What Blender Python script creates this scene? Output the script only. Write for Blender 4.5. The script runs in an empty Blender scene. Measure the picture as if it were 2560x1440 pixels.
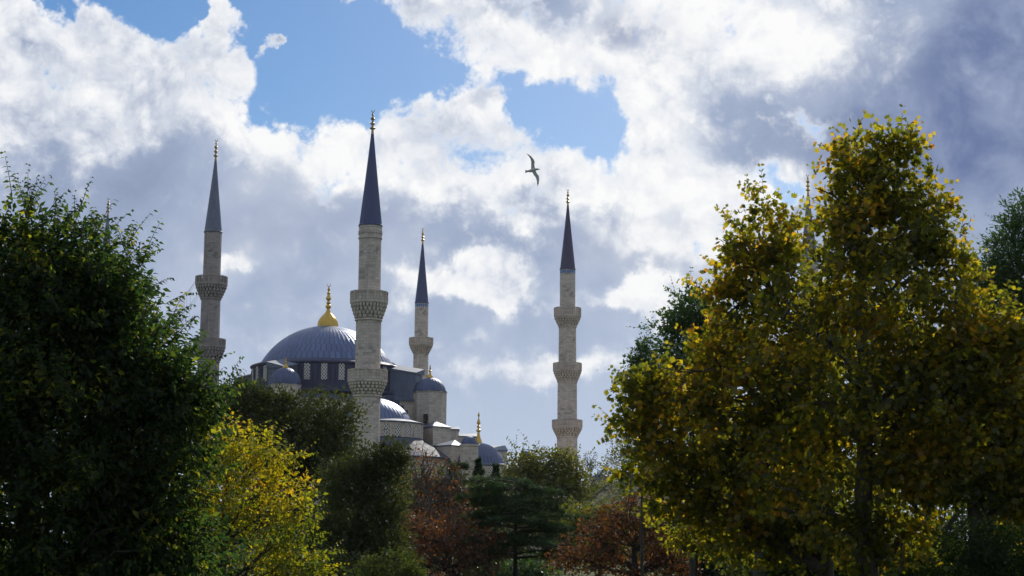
import bpy, math, random
import numpy as np
from mathutils import Vector, Matrix

R = math.radians
scene = bpy.context.scene
COL = scene.collection
rng = np.random.default_rng(7)
random.seed(7)

# ------------------------------------------------------------------ camera
F_PX = 4300.0                      # focal length in pixels of the 2560 wide photograph
PITCH, ROLL = math.atan(0.15), R(0.45)
cam_d = bpy.data.cameras.new('camera')
cam_d.sensor_width = 36.0
cam_d.lens = 36.0 * F_PX / 2560.0
cam_d.clip_start, cam_d.clip_end = 0.5, 9000.0
cam = bpy.data.objects.new('camera', cam_d)
COL.objects.link(cam)
CAM_POS = Vector((0, 0, 1.7))
cam.matrix_world = Matrix.Translation(CAM_POS) @ Matrix.Rotation(R(90) + PITCH, 4, 'X') @ Matrix.Rotation(ROLL, 4, 'Z')
scene.camera = cam
_CR = np.array(cam.matrix_world.to_3x3())

# ------------------------------------------------------------------ exposure, sun, sky
scene.view_settings.view_transform = 'Standard'
scene.view_settings.look = 'None'
scene.view_settings.exposure = 0.0
scene.view_settings.gamma = 1.0
scene.cycles.max_bounces = 7
scene.cycles.diffuse_bounces = 3
scene.cycles.transmission_bounces = 4
SUN_AZ, SUN_EL = R(14), R(32)
sun_d = bpy.data.lights.new('sun', 'SUN')
sun_d.energy = 4.2
sun_d.angle = R(0.5)
sun_d.color = (1.0, 0.93, 0.80)
sun = bpy.data.objects.new('sun', sun_d)
COL.objects.link(sun)
TO_SUN = Vector((math.sin(SUN_AZ) * math.cos(SUN_EL), math.cos(SUN_AZ) * math.cos(SUN_EL), math.sin(SUN_EL)))
sun.rotation_euler = TO_SUN.to_track_quat('Z', 'Y').to_euler()
sun.location = (60, 0, 200)


class Graph:
    """small helper for node trees"""
    def __init__(self, nt):
        self.nt = nt
        nt.nodes.clear()

    def node(self, kind, **props):
        n = self.nt.nodes.new(kind)
        for k, v in props.items():
            setattr(n, k, v)
        return n

    def put(self, sock, v):
        if v is None:
            return
        if isinstance(v, bpy.types.NodeSocket):
            self.nt.links.new(v, sock)
        else:
            if sock.type == 'RGBA' and len(v) == 3:
                v = (*v, 1.0)
            sock.default_value = v

    def math(self, op, a, b=None, c=None, clamp=False):
        n = self.node('ShaderNodeMath', operation=op, use_clamp=clamp)
        for i, v in enumerate((a, b, c)):
            self.put(n.inputs[i], v)
        return n.outputs[0]

    def vmath(self, op, a, b=None, scale=None):
        n = self.node('ShaderNodeVectorMath', operation=op)
        self.put(n.inputs[0], a)
        if b is not None:
            self.put(n.inputs[1], b)
        if scale is not None:
            self.put(n.inputs['Scale'], scale)
        return n.outputs['Value'] if op in ('LENGTH', 'DOT_PRODUCT', 'DISTANCE') else n.outputs['Vector']

    def remap(self, v, a, b, c=0.0, d=1.0, smooth=True):
        n = self.node('ShaderNodeMapRange', interpolation_type='SMOOTHSTEP' if smooth else 'LINEAR')
        for k, x in zip(('Value', 'From Min', 'From Max', 'To Min', 'To Max'), (v, a, b, c, d)):
            self.put(n.inputs[k], x)
        return n.outputs['Result']

    def noise(self, vec, scale, detail=4, rough=0.55, dist=0.0, color=False):
        n = self.node('ShaderNodeTexNoise')
        self.put(n.inputs['Vector'], vec)
        for k, x in zip(('Scale', 'Detail', 'Roughness', 'Distortion'), (scale, detail, rough, dist)):
            self.put(n.inputs[k], x)
        return n.outputs['Color' if color else 'Fac']

    def mix(self, f, a, b, mode='MIX'):
        n = self.node('ShaderNodeMix', data_type='RGBA', blend_type=mode)
        self.put(n.inputs['Factor'], f)
        self.put(n.inputs['A'], a) if False else self.put(n.inputs[6], a)
        self.put(n.inputs[7], b)
        return n.outputs[2]

    def ramp(self, f, stops, interp='LINEAR'):
        n = self.node('ShaderNodeValToRGB')
        self.put(n.inputs[0], f)
        cr = n.color_ramp
        cr.interpolation = interp
        while len(cr.elements) < len(stops):
            cr.elements.new(0.5)
        for e, (p, c) in zip(cr.elements, stops):
            e.position = p
            e.color = (*c, 1.0) if len(c) == 3 else c
        return n.outputs[0]


def lin(r, g, b):
    f = lambda c: c / 12.92 if c <= 0.04045 else ((c + 0.055) / 1.055) ** 2.4
    return (f(r / 255), f(g / 255), f(b / 255))


def build_sky():
    world = bpy.data.worlds.new('World')
    scene.world = world
    world.use_nodes = True
    world.cycles.sampling_method = 'MANUAL'
    world.cycles.sample_map_resolution = 512
    g = Graph(world.node_tree)
    tc = g.node('ShaderNodeTexCoord')
    d = g.vmath('NORMALIZE', tc.outputs['Generated'])
    s = g.node('ShaderNodeSeparateXYZ')
    g.put(s.inputs[0], d)
    az = g.math('ARCTAN2', s.outputs[0], s.outputs[1])
    el = g.math('ARCSINE', s.outputs[2])
    # azimuth and elevation, in units of 1/4.3 radian
    u = g.math('MULTIPLY_ADD', az, 4.3, 1.28)
    v = g.math('MULTIPLY_ADD', el, -4.3, 1.365)
    c = g.node('ShaderNodeCombineXYZ')
    g.put(c.inputs[0], u)
    g.put(c.inputs[1], v)
    P = c.outputs[0]
    wa = g.vmath('SCALE', g.vmath('SUBTRACT', g.noise(d, 16, 3, 0.5, color=True), (0.5, 0.5, 0.5)), scale=0.26)
    wb = g.vmath('SCALE', g.vmath('SUBTRACT', g.noise(d, 60, 6, 0.62, color=True), (0.5, 0.5, 0.5)), scale=0.105)
    Pw = g.vmath('ADD', g.vmath('ADD', P, wa), wb)       # ragged outlines
    Ps = g.vmath('ADD', P, wa)                           # soft outlines

    def field(p, blobs, base):
        acc = base
        for (x, y, rx, ry, w) in blobs:
            q = g.vmath('MULTIPLY', g.vmath('SUBTRACT', p, (x, y, 0)), (1 / rx, 1 / ry, 0))
            m = g.remap(g.vmath('LENGTH', q), 1.0, 0.0, 0.0, w)
            acc = g.math('ADD', acc, m)
        return acc

    # how much cloud there is: below zero the blue shows
    cover = field(Pw, SKY_COVER, 1.0)
    fb = g.noise(d, 30, 10, 0.60, 0.3)
    fine = g.noise(d, 150, 8, 0.62, 0.2)
    big = g.noise(d, 9, 5, 0.52, 0.4)

    def billow(p):
        # rounded cauliflower heads
        q = g.vmath('ADD', p, g.vmath('SCALE', g.vmath('SUBTRACT', g.noise(p, 45, 3, 0.5, color=True), (0.5, 0.5, 0.5)), scale=0.022))
        n = g.node('ShaderNodeTexVoronoi', feature='F1', voronoi_dimensions='3D', normalize=True)
        g.put(n.inputs['Vector'], q)
        for k, x in (('Scale', 38.0), ('Detail', 3.0), ('Roughness', 0.5), ('Lacunarity', 2.3)):
            g.put(n.inputs[k], x)
        return g.math('SUBTRACT', BILLOW_MID, n.outputs['Distance'])
    bl = billow(d)
    cover = g.math('ADD', cover, g.remap(s.outputs[1], 0.35, -0.35, 0.0, -0.75))   # more open sky away from the sun
    cover = g.math('ADD', cover, g.remap(v, 0.45, 0.95, 0.0, 1.5))
    dens = g.math('ADD', cover, g.math('MULTIPLY_ADD', fb, 3.6, -1.8))
    dens = g.math('ADD', dens, g.math('MULTIPLY_ADD', fine, 1.1, -0.55))
    dens = g.math('ADD', dens, g.math('MULTIPLY', bl, 3.0))
    alpha = g.remap(dens, -0.10, 0.75)
    # sunlit cumulus in front of a soft grey sheet
    litf = field(Pw, SKY_LIT, 0.0)
    dl = g.vmath('ADD', d, (0.003, 0.0, 0.009))
    relief = g.math('SUBTRACT', fb, g.noise(dl, 30, 10, 0.60, 0.3))
    front = g.math('ADD', litf, g.math('MULTIPLY_ADD', fb, 1.5, -0.75))
    front = g.math('ADD', front, g.math('MULTIPLY_ADD', fine, 0.34, -0.17))
    front = g.math('ADD', front, g.math('MULTIPLY', bl, 0.9))
    front = g.remap(front, 0.10, 0.80)
    shade = g.math('ADD', g.math('MULTIPLY', relief, 1.7), g.math('MULTIPLY_ADD', big, 1.7, -0.85))
    shade = g.math('ADD', shade, g.math('MULTIPLY_ADD', fine, 0.12, -0.06))
    shade = g.math('ADD', g.math('MULTIPLY', shade, 1.25), g.math('MULTIPLY', bl, 1.3))
    white = g.ramp(g.math('ADD', shade, 0.64), [(0.0, lin(160, 172, 198)), (0.34, lin(203, 210, 224)), (0.62, lin(233, 236, 242)), (1.0, lin(252, 252, 252))])
    back = g.math('ADD', g.math('MULTIPLY_ADD', big, 1.9, -0.95), g.math('MULTIPLY_ADD', fb, 0.9, -0.45))
    back = g.math('ADD', back, g.math('MULTIPLY', litf, 0.45))
    grey = g.ramp(g.remap(back, -0.5, 0.9, smooth=False), [(0.0, lin(138, 153, 182)), (0.35, lin(160, 174, 201)), (0.6, lin(187, 198, 218)), (1.0, lin(228, 233, 240))])
    tone = g.mix(front, grey, white)
    rim = g.remap(dens, 1.1, 0.2, 0.0, 0.8)            # thin rims let the sun through
    tone = g.mix(rim, tone, lin(248, 250, 253))
    low = g.math('MULTIPLY', g.remap(v, 0.62, 1.15), g.math('MULTIPLY_ADD', front, -0.6, 0.85))
    tone = g.mix(low, tone, lin(190, 204, 226))          # clearer, paler air towards the horizon
    dark = field(Ps, SKY_DARK, 0.0)
    dark = g.math('ADD', dark, g.math('MULTIPLY_ADD', big, 1.7, -0.92))
    dark = g.math('ADD', dark, g.math('MULTIPLY_ADD', fb, 0.5, -0.25))
    dark = g.math('MULTIPLY', g.remap(dark, 0.0, 1.0), g.math('MULTIPLY_ADD', front, -0.85, 1.0))
    tone = g.mix(dark, tone, g.mix(g.remap(fb, 0.30, 0.68), lin(104, 121, 162), lin(146, 159, 190)))
    sky = g.node('ShaderNodeTexSky', sky_type='NISHITA', sun_disc=False, sun_elevation=SUN_EL, sun_rotation=SUN_AZ,
                 altitude=60, air_density=1.0, dust_density=0.4, ozone_density=3.0)
    hs = g.node('ShaderNodeHueSaturation')
    hs.inputs['Saturation'].default_value = 1.38
    hs.inputs['Hue'].default_value = 0.503
    hs.inputs['Value'].default_value = SKY_GAIN
    g.put(hs.inputs['Color'], sky.outputs[0])
    cl = g.vmath('SCALE', tone, scale=1.0 / SKY_STRENGTH)
    col = g.mix(alpha, hs.outputs[0], cl)
    bg = g.node('ShaderNodeBackground')
    g.put(bg.inputs['Color'], col)
    bg.inputs['Strength'].default_value = SKY_STRENGTH
    out = g.node('ShaderNodeOutputWorld')
    g.put(out.inputs[0], bg.outputs[0])


BILLOW_MID = 0.33
SKY_STRENGTH, SKY_GAIN = 0.10, 0.84
SKY_COVER = [   # x, y, half width, half height, weight
    (0.30, 0.00, 0.46, 0.13, -2.2), (0.58, 0.02, 0.30, 0.17, -2.6), (0.66, 0.08, 0.16, 0.14, -1.6), (0.10, 0.00, 0.30, 0.06, -1.6), (0.80, 0.10, 0.27, 0.27, -2.2), (0.98, 0.17, 0.24, 0.20, -1.7),
    (0.72, 0.24, 0.18, 0.15, -1.6), (1.10, 0.20, 0.18, 0.09, -1.3), (1.42, 0.32, 0.20, 0.16, -2.7), (1.31, 0.26, 0.14, 0.12, -1.3),
    (1.95, 0.52, 0.09, 0.08, -1.5), (1.80, 0.66, 0.06, 0.13, -1.4), (1.52, 0.81, 0.30, 0.06, -0.75), (1.27, 0.33, 0.10, 0.10, -0.9),
    (1.95, 0.45, 0.10, 0.06, -0.8), (0.655, 0.13, 0.06, 0.05, 2.6), (0.87, 0.06, 0.09, 0.04, 1.0), (0.02, 0.10, 0.12, 0.06, 1.0), (0.49, 0.09, 0.05, 0.06, 1.6), (2.45, 0.35, 0.5, 0.4, 0.8), (1.20, 0.72, 0.25, 0.14, 0.7), (0.35, 0.55, 0.7, 0.25, 0.9)]
SKY_LIT = [
    (0.08, 0.23, 0.58, 0.32, 1.5), (0.45, 0.16, 0.30, 0.22, 0.9), (0.20, 0.34, 0.42, 0.11, 0.8), (0.62, 0.28, 0.18, 0.16, 0.9),
    (0.80, 0.36, 0.28, 0.15, 1.2), (1.02, 0.34, 0.30, 0.22, 1.2), (1.22, 0.44, 0.22, 0.17, 1.2), (1.30, 0.50, 0.16, 0.10, 0.8), (1.10, 0.08, 0.26, 0.24, 1.3),
    (1.35, 0.17, 0.32, 0.15, 1.1), (1.62, 0.36, 0.26, 0.28, 1.2), (1.50, 0.44, 0.32, 0.13, 1.1), (1.90, 0.08, 0.42, 0.20, 1.2),
    (1.65, 0.04, 0.30, 0.12, 0.7), (1.22, 0.70, 0.20, 0.12, 2.4), (1.05, 0.72, 0.14, 0.08, 0.9), (1.62, 0.745, 0.30, 0.06, 1.1), (1.85, 0.49, 0.24, 0.13, 1.1),
    (1.70, 0.62, 0.30, 0.12, 0.6), (1.35, 0.90, 0.45, 0.07, 0.8), (0.60, 0.66, 0.09, 0.05, 0.9), (2.2, 0.20, 0.2, 0.1, 0.3)]
SKY_DARK = [
    (2.50, 0.30, 0.72, 0.38, 1.1), (2.64, 0.08, 0.40, 0.30, 0.8), (2.20, 0.42, 0.50, 0.18, 0.4), (1.36, 0.60, 0.40, 0.10, 0.25),
    (0.90, 0.56, 0.55, 0.12, 0.22), (1.60, 0.11, 0.22, 0.09, 0.7), (0.35, 0.55, 0.6, 0.15, 0.15)]
build_sky()


# ------------------------------------------------------------------ placing: a pixel of the photograph at a given distance
def at(px, py, Y):
    d = _CR @ np.array([(px - 1280.0) / F_PX, (720.0 - py) / F_PX, -1.0])
    s = Y / d[1]
    return np.array(CAM_POS) + d * s


def unit(px, py, Y):
    """metres per photograph pixel there"""
    d = _CR @ np.array([(px - 1280.0) / F_PX, (720.0 - py) / F_PX, -1.0])
    return Y / d[1] / F_PX


# ------------------------------------------------------------------ mesh building
class MB:
    def __init__(self):
        self.v, self.f = [], []

    def add(self, verts, faces):
        o = len(self.v)
        self.v.extend([tuple(map(float, p)) for p in verts])
        self.f.extend([tuple(i + o for i in f) for f in faces])

    def lathe(self, prof, n=48, c=(0, 0, 0), flute=None, cap=True, a0=0.0):
        """prof: (radius, z) from the top down or bottom up; flute(i, j) scales the radius"""
        vs, fs = [], []
        for j, (r, z) in enumerate(prof):
            for i in range(n):
                a = a0 + 2 * math.pi * i / n
                q = r * (flute(i, j) if flute else 1.0)
                vs.append((c[0] + q * math.cos(a), c[1] + q * math.sin(a), c[2] + z))
        m = len(prof)
        for j in range(m - 1):
            for i in range(n):
                k = (i + 1) % n
                fs.append((j * n + i, j * n + k, (j + 1) * n + k, (j + 1) * n + i))
        if cap:
            fs.append(tuple(range(n - 1, -1, -1)))
            fs.append(tuple((m - 1) * n + i for i in range(n)))
        self.add(vs, fs)

    def box(self, c, s, rz=0.0):
        x, y, z = s[0] / 2, s[1] / 2, s[2] / 2
        ca, sa = math.cos(rz), math.sin(rz)
        vs = []
        for dz in (-z, z):
            for dx, dy in ((-x, -y), (x, -y), (x, y), (-x, y)):
                vs.append((c[0] + dx * ca - dy * sa, c[1] + dx * sa + dy * ca, c[2] + dz))
        self.add(vs, [(3, 2, 1, 0), (4, 5, 6, 7), (0, 1, 5, 4), (1, 2, 6, 5), (2, 3, 7, 6), (3, 0, 4, 7)])

    def prism(self, poly, z0, z1):
        """poly: plan outline; z1 may be a list of heights per corner"""
        n = len(poly)
        zt = z1 if isinstance(z1, (list, tuple)) else [z1] * n
        vs = [(p[0], p[1], z0) for p in poly] + [(p[0], p[1], z) for p, z in zip(poly, zt)]
        fs = [tuple(range(n - 1, -1, -1)), tuple(range(n, 2 * n))]
        fs += [(i, (i + 1) % n, n + (i + 1) % n, n + i) for i in range(n)]
        self.add(vs, fs)

    def pyramid(self, poly, z, apex):
        n = len(poly)
        self.add([(p[0], p[1], z) for p in poly] + [apex], [tuple(range(n - 1, -1, -1))] + [(i, (i + 1) % n, n) for i in range(n)])

    def tube(self, pts, rad, n=6):
        pts = [np.array(p, float) for p in pts]
        if not isinstance(rad, (list, tuple, np.ndarray)):
            rad = [rad] * len(pts)
        vs, fs = [], []
        ref = np.array((0.31, 0.87, 0.38))
        for j, p in enumerate(pts):
            t = pts[min(j + 1, len(pts) - 1)] - pts[max(j - 1, 0)]
            t = t / (np.linalg.norm(t) + 1e-9)
            a = np.cross(t, ref)
            a /= np.linalg.norm(a) + 1e-9
            b = np.cross(t, a)
            for i in range(n):
                w = 2 * math.pi * i / n
                vs.append(p + rad[j] * (a * math.cos(w) + b * math.sin(w)))
        for j in range(len(pts) - 1):
            for i in range(n):
                k = (i + 1) % n
                fs.append((j * n + i, j * n + k, (j + 1) * n + k, (j + 1) * n + i))
        fs.append(tuple(range(n - 1, -1, -1)))
        fs.append(tuple((len(pts) - 1) * n + i for i in range(n)))
        self.add(vs, fs)

    def build(self, name, mat, parent=None, sharp=35, loc=None):
        me = bpy.data.meshes.new(name)
        off = np.array(loc if loc is not None else (0, 0, 0), float)
        vs = np.array(self.v) - off
        me.from_pydata(vs.tolist(), [], self.f)
        me.update()
        bm_fix(me)
        me.shade_smooth()
        me.set_sharp_from_angle(angle=R(sharp))
        me.materials.append(mat)
        o = bpy.data.objects.new(name, me)
        COL.objects.link(o)
        if loc is not None:
            o.location = loc
        if parent is not None:
            o.parent = parent
        return o


def bm_fix(me):
    import bmesh
    bm = bmesh.new()
    bm.from_mesh(me)
    bmesh.ops.recalc_face_normals(bm, faces=bm.faces)
    bm.to_mesh(me)
    bm.free()


def tag(o, label=None, cat=None, group=None, kind=None):
    for k, v in (('label', label), ('category', cat), ('group', group), ('kind', kind)):
        if v:
            o[k] = v
    return o


def thing(name, label, cat, loc, group=None):
    o = bpy.data.objects.new(name, None)
    o.empty_display_size = 1.0
    COL.objects.link(o)
    o.location = loc
    return tag(o, label, cat, group)


# ------------------------------------------------------------------ materials of the building
def new_mat(name):
    m = bpy.data.materials.new(name)
    m.use_nodes = True
    return m, Graph(m.node_tree)


def wrap_uv(g, flat):
    """u along the wall, v up; round things are unrolled about their own axis"""
    tc = g.node('ShaderNodeTexCoord')
    p = tc.outputs['Object']
    s = g.node('ShaderNodeSeparateXYZ')
    g.put(s.inputs[0], p)
    if flat:
        n = g.node('ShaderNodeNewGeometry')
        t = g.vmath('CROSS_PRODUCT', n.outputs['True Normal'], (0, 0, 1))
        u = g.vmath('DOT_PRODUCT', p, t)
    else:
        rad = g.math('SQRT', g.math('ADD', g.math('MULTIPLY', s.outputs[0], s.outputs[0]), g.math('MULTIPLY', s.outputs[1], s.outputs[1])))
        u = g.math('MULTIPLY', g.math('ARCTAN2', s.outputs[1], s.outputs[0]), flat_r if False else 2.0)
    c = g.node('ShaderNodeCombineXYZ')
    g.put(c.inputs[0], u)
    g.put(c.inputs[1], s.outputs[2])
    return c.outputs[0], p


def stone(name, flat, base=(0.58, 0.50, 0.42), dirt=0.45, bw=0.95, bh=0.42):
    m, g = new_mat(name)
    uv, p = wrap_uv(g, flat)
    br = g.node('ShaderNodeTexBrick', offset=0.5, squash=1.0)
    g.put(br.inputs['Vector'], uv)
    for k, x in (('Scale', 1.0), ('Mortar Size', 0.022), ('Mortar Smooth', 0.3), ('Bias', 0.0), ('Brick Width', bw), ('Row Height', bh)):
        g.put(br.inputs[k], x)
    g.put(br.inputs['Color1'], (0, 0, 0))
    g.put(br.inputs['Color2'], (1, 1, 1))
    g.put(br.inputs['Mortar'], (0.35, 0.35, 0.35))
    b = g.ramp(br.outputs['Color'], [(0.0, tuple(x * 0.80 for x in base)), (0.25, base), (0.75, tuple(x * 1.08 for x in base)), (1.0, tuple(x * 1.17 for x in base))])
    # weathered single blocks and soot streaks
    st = g.noise(g.vmath('MULTIPLY', p, (0.22, 0.22, 0.55)), 1.0, 5, 0.6)
    blk = g.math('MULTIPLY', g.remap(br.outputs['Color'], 0.55, 0.75), g.remap(st, 0.46, 0.62))
    col = g.mix(g.math('MULTIPLY', blk, 0.78), b, tuple(x * y for x, y in zip(base, (0.36, 0.36, 0.42))))
    run = g.noise(g.vmath('MULTIPLY', p, (1.6, 1.6, 0.10)), 1.0, 4, 0.6)
    col = g.mix(g.math('MULTIPLY', g.remap(run, 0.48, 0.75), dirt), col, tuple(x * y for x, y in zip(base, (0.55, 0.54, 0.56))))
    speck = g.noise(p, 3.0, 6, 0.7)
    col = g.mix(g.remap(speck, 0.35, 0.7, 0.0, 0.35), col, tuple(x * 0.7 for x in base))
    joint = g.math('MULTIPLY', br.outputs['Fac'], 0.75)
    col = g.mix(joint, col, tuple(x * 0.55 for x in base))
    bs = g.node('ShaderNodeBsdfPrincipled')
    g.put(bs.inputs['Base Color'], col)
    bs.inputs['Roughness'].default_value = 0.85
    bs.inputs['Specular IOR Level'].default_value = 0.25
    bp = g.node('ShaderNodeBump')
    bp.inputs['Strength'].default_value = 0.5
    bp.inputs['Distance'].default_value = 0.03
    g.put(bp.inputs['Height'], g.math('SUBTRACT', speck, g.math('MULTIPLY', br.outputs['Fac'], 1.0)))
    g.put(bs.inputs['Normal'], bp.outputs[0])
    out = g.node('ShaderNodeOutputMaterial')
    g.put(out.inputs[0], bs.outputs[0])
    return m


def lead(name, base, flat=False, bw=0.42, bh=1.5, metal=0.65, rough=0.42, seam=0.75):
    m, g = new_mat(name)
    uv, p = wrap_uv(g, flat)
    br = g.node('ShaderNodeTexBrick', offset=0.37, squash=1.0)
    g.put(br.inputs['Vector'], uv)
    for k, x in (('Scale', 1.0), ('Mortar Size', 0.020), ('Mortar Smooth', 0.4), ('Bias', 0.0), ('Brick Width', bw), ('Row Height', bh)):
        g.put(br.inputs[k], x)
    g.put(br.inputs['Color1'], (0, 0, 0))
    g.put(br.inputs['Color2'], (1, 1, 1))
    g.put(br.inputs['Mortar'], (0.4, 0.4, 0.4))
    col = g.ramp(br.outputs['Color'], [(0.0, tuple(x * 0.86 for x in base)), (0.5, base), (1.0, tuple(x * 1.12 for x in base))])
    w = g.noise(g.vmath('MULTIPLY', p, (0.9, 0.9, 0.35)), 1.0, 6, 0.65)
    col = g.mix(g.remap(w, 0.42, 0.72, 0.0, 0.40), col, (base[0] * 1.45, base[1] * 1.40, base[2] * 1.25))
    col = g.mix(g.math('MULTIPLY', br.outputs['Fac'], seam), col, tuple(x * 0.42 for x in base))
    bs = g.node('ShaderNodeBsdfPrincipled')
    g.put(bs.inputs['Base Color'], col)
    bs.inputs['Metallic'].default_value = metal
    g.put(bs.inputs['Roughness'], g.remap(w, 0.3, 0.7, rough - 0.07, rough + 0.12))
    bp = g.node('ShaderNodeBump')
    bp.inputs['Strength'].default_value = 0.35
    bp.inputs['Distance'].default_value = 0.03
    g.put(bp.inputs['Height'], g.math('SUBTRACT', g.noise(p, 1.3, 4), br.outputs['Fac']))
    g.put(bs.inputs['Normal'], bp.outputs[0])
    out = g.node('ShaderNodeOutputMaterial')
    g.put(out.inputs[0], bs.outputs[0])
    return m


def plain(name, base, rough=0.6, metal=0.0, var=0.25, scale=3.0):
    m, g = new_mat(name)
    tc = g.node('ShaderNodeTexCoord')
    n = g.noise(tc.outputs['Object'], scale, 5, 0.6)
    col = g.mix(g.remap(n, 0.3, 0.7), tuple(x * (1 - var) for x in base), tuple(x * (1 + var) for x in base))
    bs = g.node('ShaderNodeBsdfPrincipled')
    g.put(bs.inputs['Base Color'], col)
    bs.inputs['Roughness'].default_value = rough
    bs.inputs['Metallic'].default_value = metal
    out = g.node('ShaderNodeOutputMaterial')
    g.put(out.inputs[0], bs.outputs[0])
    return m


def lattice_mat(name):
    """white pierced plaster lattice with small round holes"""
    m, g = new_mat(name)
    uv, p = wrap_uv(g, True)
    k = 13.0
    s = g.node('ShaderNodeSeparateXYZ')
    g.put(s.inputs[0], uv)
    a = g.math('SINE', g.math('MULTIPLY', s.outputs[0], k))
    b = g.math('SINE', g.math('MULTIPLY', s.outputs[1], k * 0.8))
    h = g.remap(g.math('MULTIPLY', a, b), 0.12, 0.28)
    col = g.mix(h, (0.62, 0.58, 0.52), (0.035, 0.035, 0.04))
    bs = g.node('ShaderNodeBsdfPrincipled')
    g.put(bs.inputs['Base Color'], col)
    bs.inputs['Roughness'].default_value = 0.8
    out = g.node('ShaderNodeOutputMaterial')
    g.put(out.inputs[0], bs.outputs[0])
    return m


M_STONE_R = stone('ashlar_round', False)
M_STONE_G = stone('ashlar_grey', False, base=(0.36, 0.315, 0.285), dirt=0.95)
M_STONE_F = stone('ashlar_flat', True, base=(0.58, 0.495, 0.40), dirt=0.7)
M_LEAD = lead('lead_dome', (0.105, 0.142, 0.250), bw=0.17453, bh=1.35, metal=0.6, rough=0.38)
M_LEAD2 = lead('lead_half_dome', (0.108, 0.142, 0.245), bw=0.2244, bh=1.2, metal=0.55, rough=0.38)
M_LEAD3 = lead('lead_corner_dome', (0.085, 0.110, 0.190), bw=0.2856, bh=1.2, metal=0.5, rough=0.4)
M_LEAD_S = lead('lead_small_dome', (0.090, 0.112, 0.195), bw=0.35, bh=0.9, rough=0.48)
M_LEAD_F = lead('lead_flat', (0.12, 0.145, 0.205), flat=True, bw=0.7, bh=1.6, metal=0.35, rough=0.58)
M_LEAD_K = lead('lead_shaded', (0.058, 0.068, 0.105), flat=True, bw=0.7, bh=3.0, metal=0.1, rough=0.75)  # skirt roof lead, the building's shadow put into its darker colour
M_LEAD_W = lead('lead_wall', (0.048, 0.056, 0.105), flat=True, bw=0.7, bh=1.3, metal=0.3, rough=0.6, seam=0.7)
M_SPIRE = lead('lead_spire', (0.066, 0.080, 0.165), bw=0.26, bh=40.0, metal=0.4, rough=0.5, seam=0.8)
M_SPIRE_B = lead('lead_spire_brown', (0.075, 0.066, 0.115), bw=0.26, bh=40.0, metal=0.4, rough=0.5, seam=0.8)
M_SPIRE_G = lead('lead_spire_grey', (0.135, 0.152, 0.20), bw=0.55, bh=1.75, metal=0.5, rough=0.45, seam=0.75)
M_GOLD = plain('gilded_copper', (0.60, 0.39, 0.085), rough=0.42, metal=0.85, var=0.12)
M_GOLD_D = plain('tarnished_copper', (0.42, 0.30, 0.14), rough=0.45, metal=0.7, var=0.2)
M_DARK = plain('dark_opening', (0.02, 0.02, 0.022), rough=0.9)
M_TILE = plain('blue_tile', (0.02, 0.16, 0.42), rough=0.3)
M_LATT = lattice_mat('pierced_lattice')
M_WIRE = plain('wire', (0.10, 0.10, 0.11), rough=0.6)


# ------------------------------------------------------------------ minarets
def crescent(mb, c, r, t, opening=0.55):
    pts, rr = [], []
    for i in range(19):
        a = math.pi / 2 + opening + (2 * math.pi - 2 * opening) * i / 18
        pts.append((c[0] + r * math.cos(a), c[1], c[2] + r * math.sin(a)))
        rr.append(max(t * math.sin(math.pi * i / 18) ** 0.8, t * 0.12))
    mb.tube(pts, rr, 6)


def finial_mesh(z0, h, r, fat=1.0):
    """stacked knobs under a crescent; z0 bottom, h height, r radius of the lowest knob"""
    mb = MB()
    prof = [(0.55, 0.0), (0.42, 0.10), (0.40, 0.17), (1.0, 0.21), (1.0, 0.235), (0.42, 0.28), (0.40, 0.35), (0.90, 0.385), (0.90, 0.405), (0.35, 0.45),
            (0.34, 0.52), (0.75, 0.57), (0.80, 0.585), (0.30, 0.65), (0.25, 0.71), (0.5, 0.735), (0.2, 0.77), (0.12, 0.83)]
    mb.lathe([(q * r * fat, z0 + h * z) for q, z in prof], 16)
    crescent(mb, (0, 0, z0 + h * 0.885), h * 0.055, h * 0.016)
    return mb


def ring_block(mb, a, da, r0, r1, z0, z1, drop=0.0):
    """a wedge of a ring; its lower outer edge may hang down by drop"""
    c0, s0, c1, s1 = math.cos(a - da), math.sin(a - da), math.cos(a + da), math.sin(a + da)
    cm, sm = math.cos(a), math.sin(a)
    vs = [(r0 * c0, r0 * s0, z0), (r1 * c0, r1 * s0, z0 + (z1 - z0) * 0.35), (r1 * c1, r1 * s1, z0 + (z1 - z0) * 0.35), (r0 * c1, r0 * s1, z0),
          (r0 * c0, r0 * s0, z1), (r1 * c0, r1 * s0, z1), (r1 * c1, r1 * s1, z1), (r0 * c1, r0 * s1, z1), ((r0 + r1) / 2 * cm, (r0 + r1) / 2 * sm, z0 - drop)]
    mb.add(vs, [(4, 5, 6, 7), (1, 2, 6, 5), (0, 1, 5, 4), (2, 3, 7, 6), (3, 0, 4, 7), (0, 8, 1), (1, 8, 2), (2, 8, 3), (3, 8, 0)])


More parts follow.
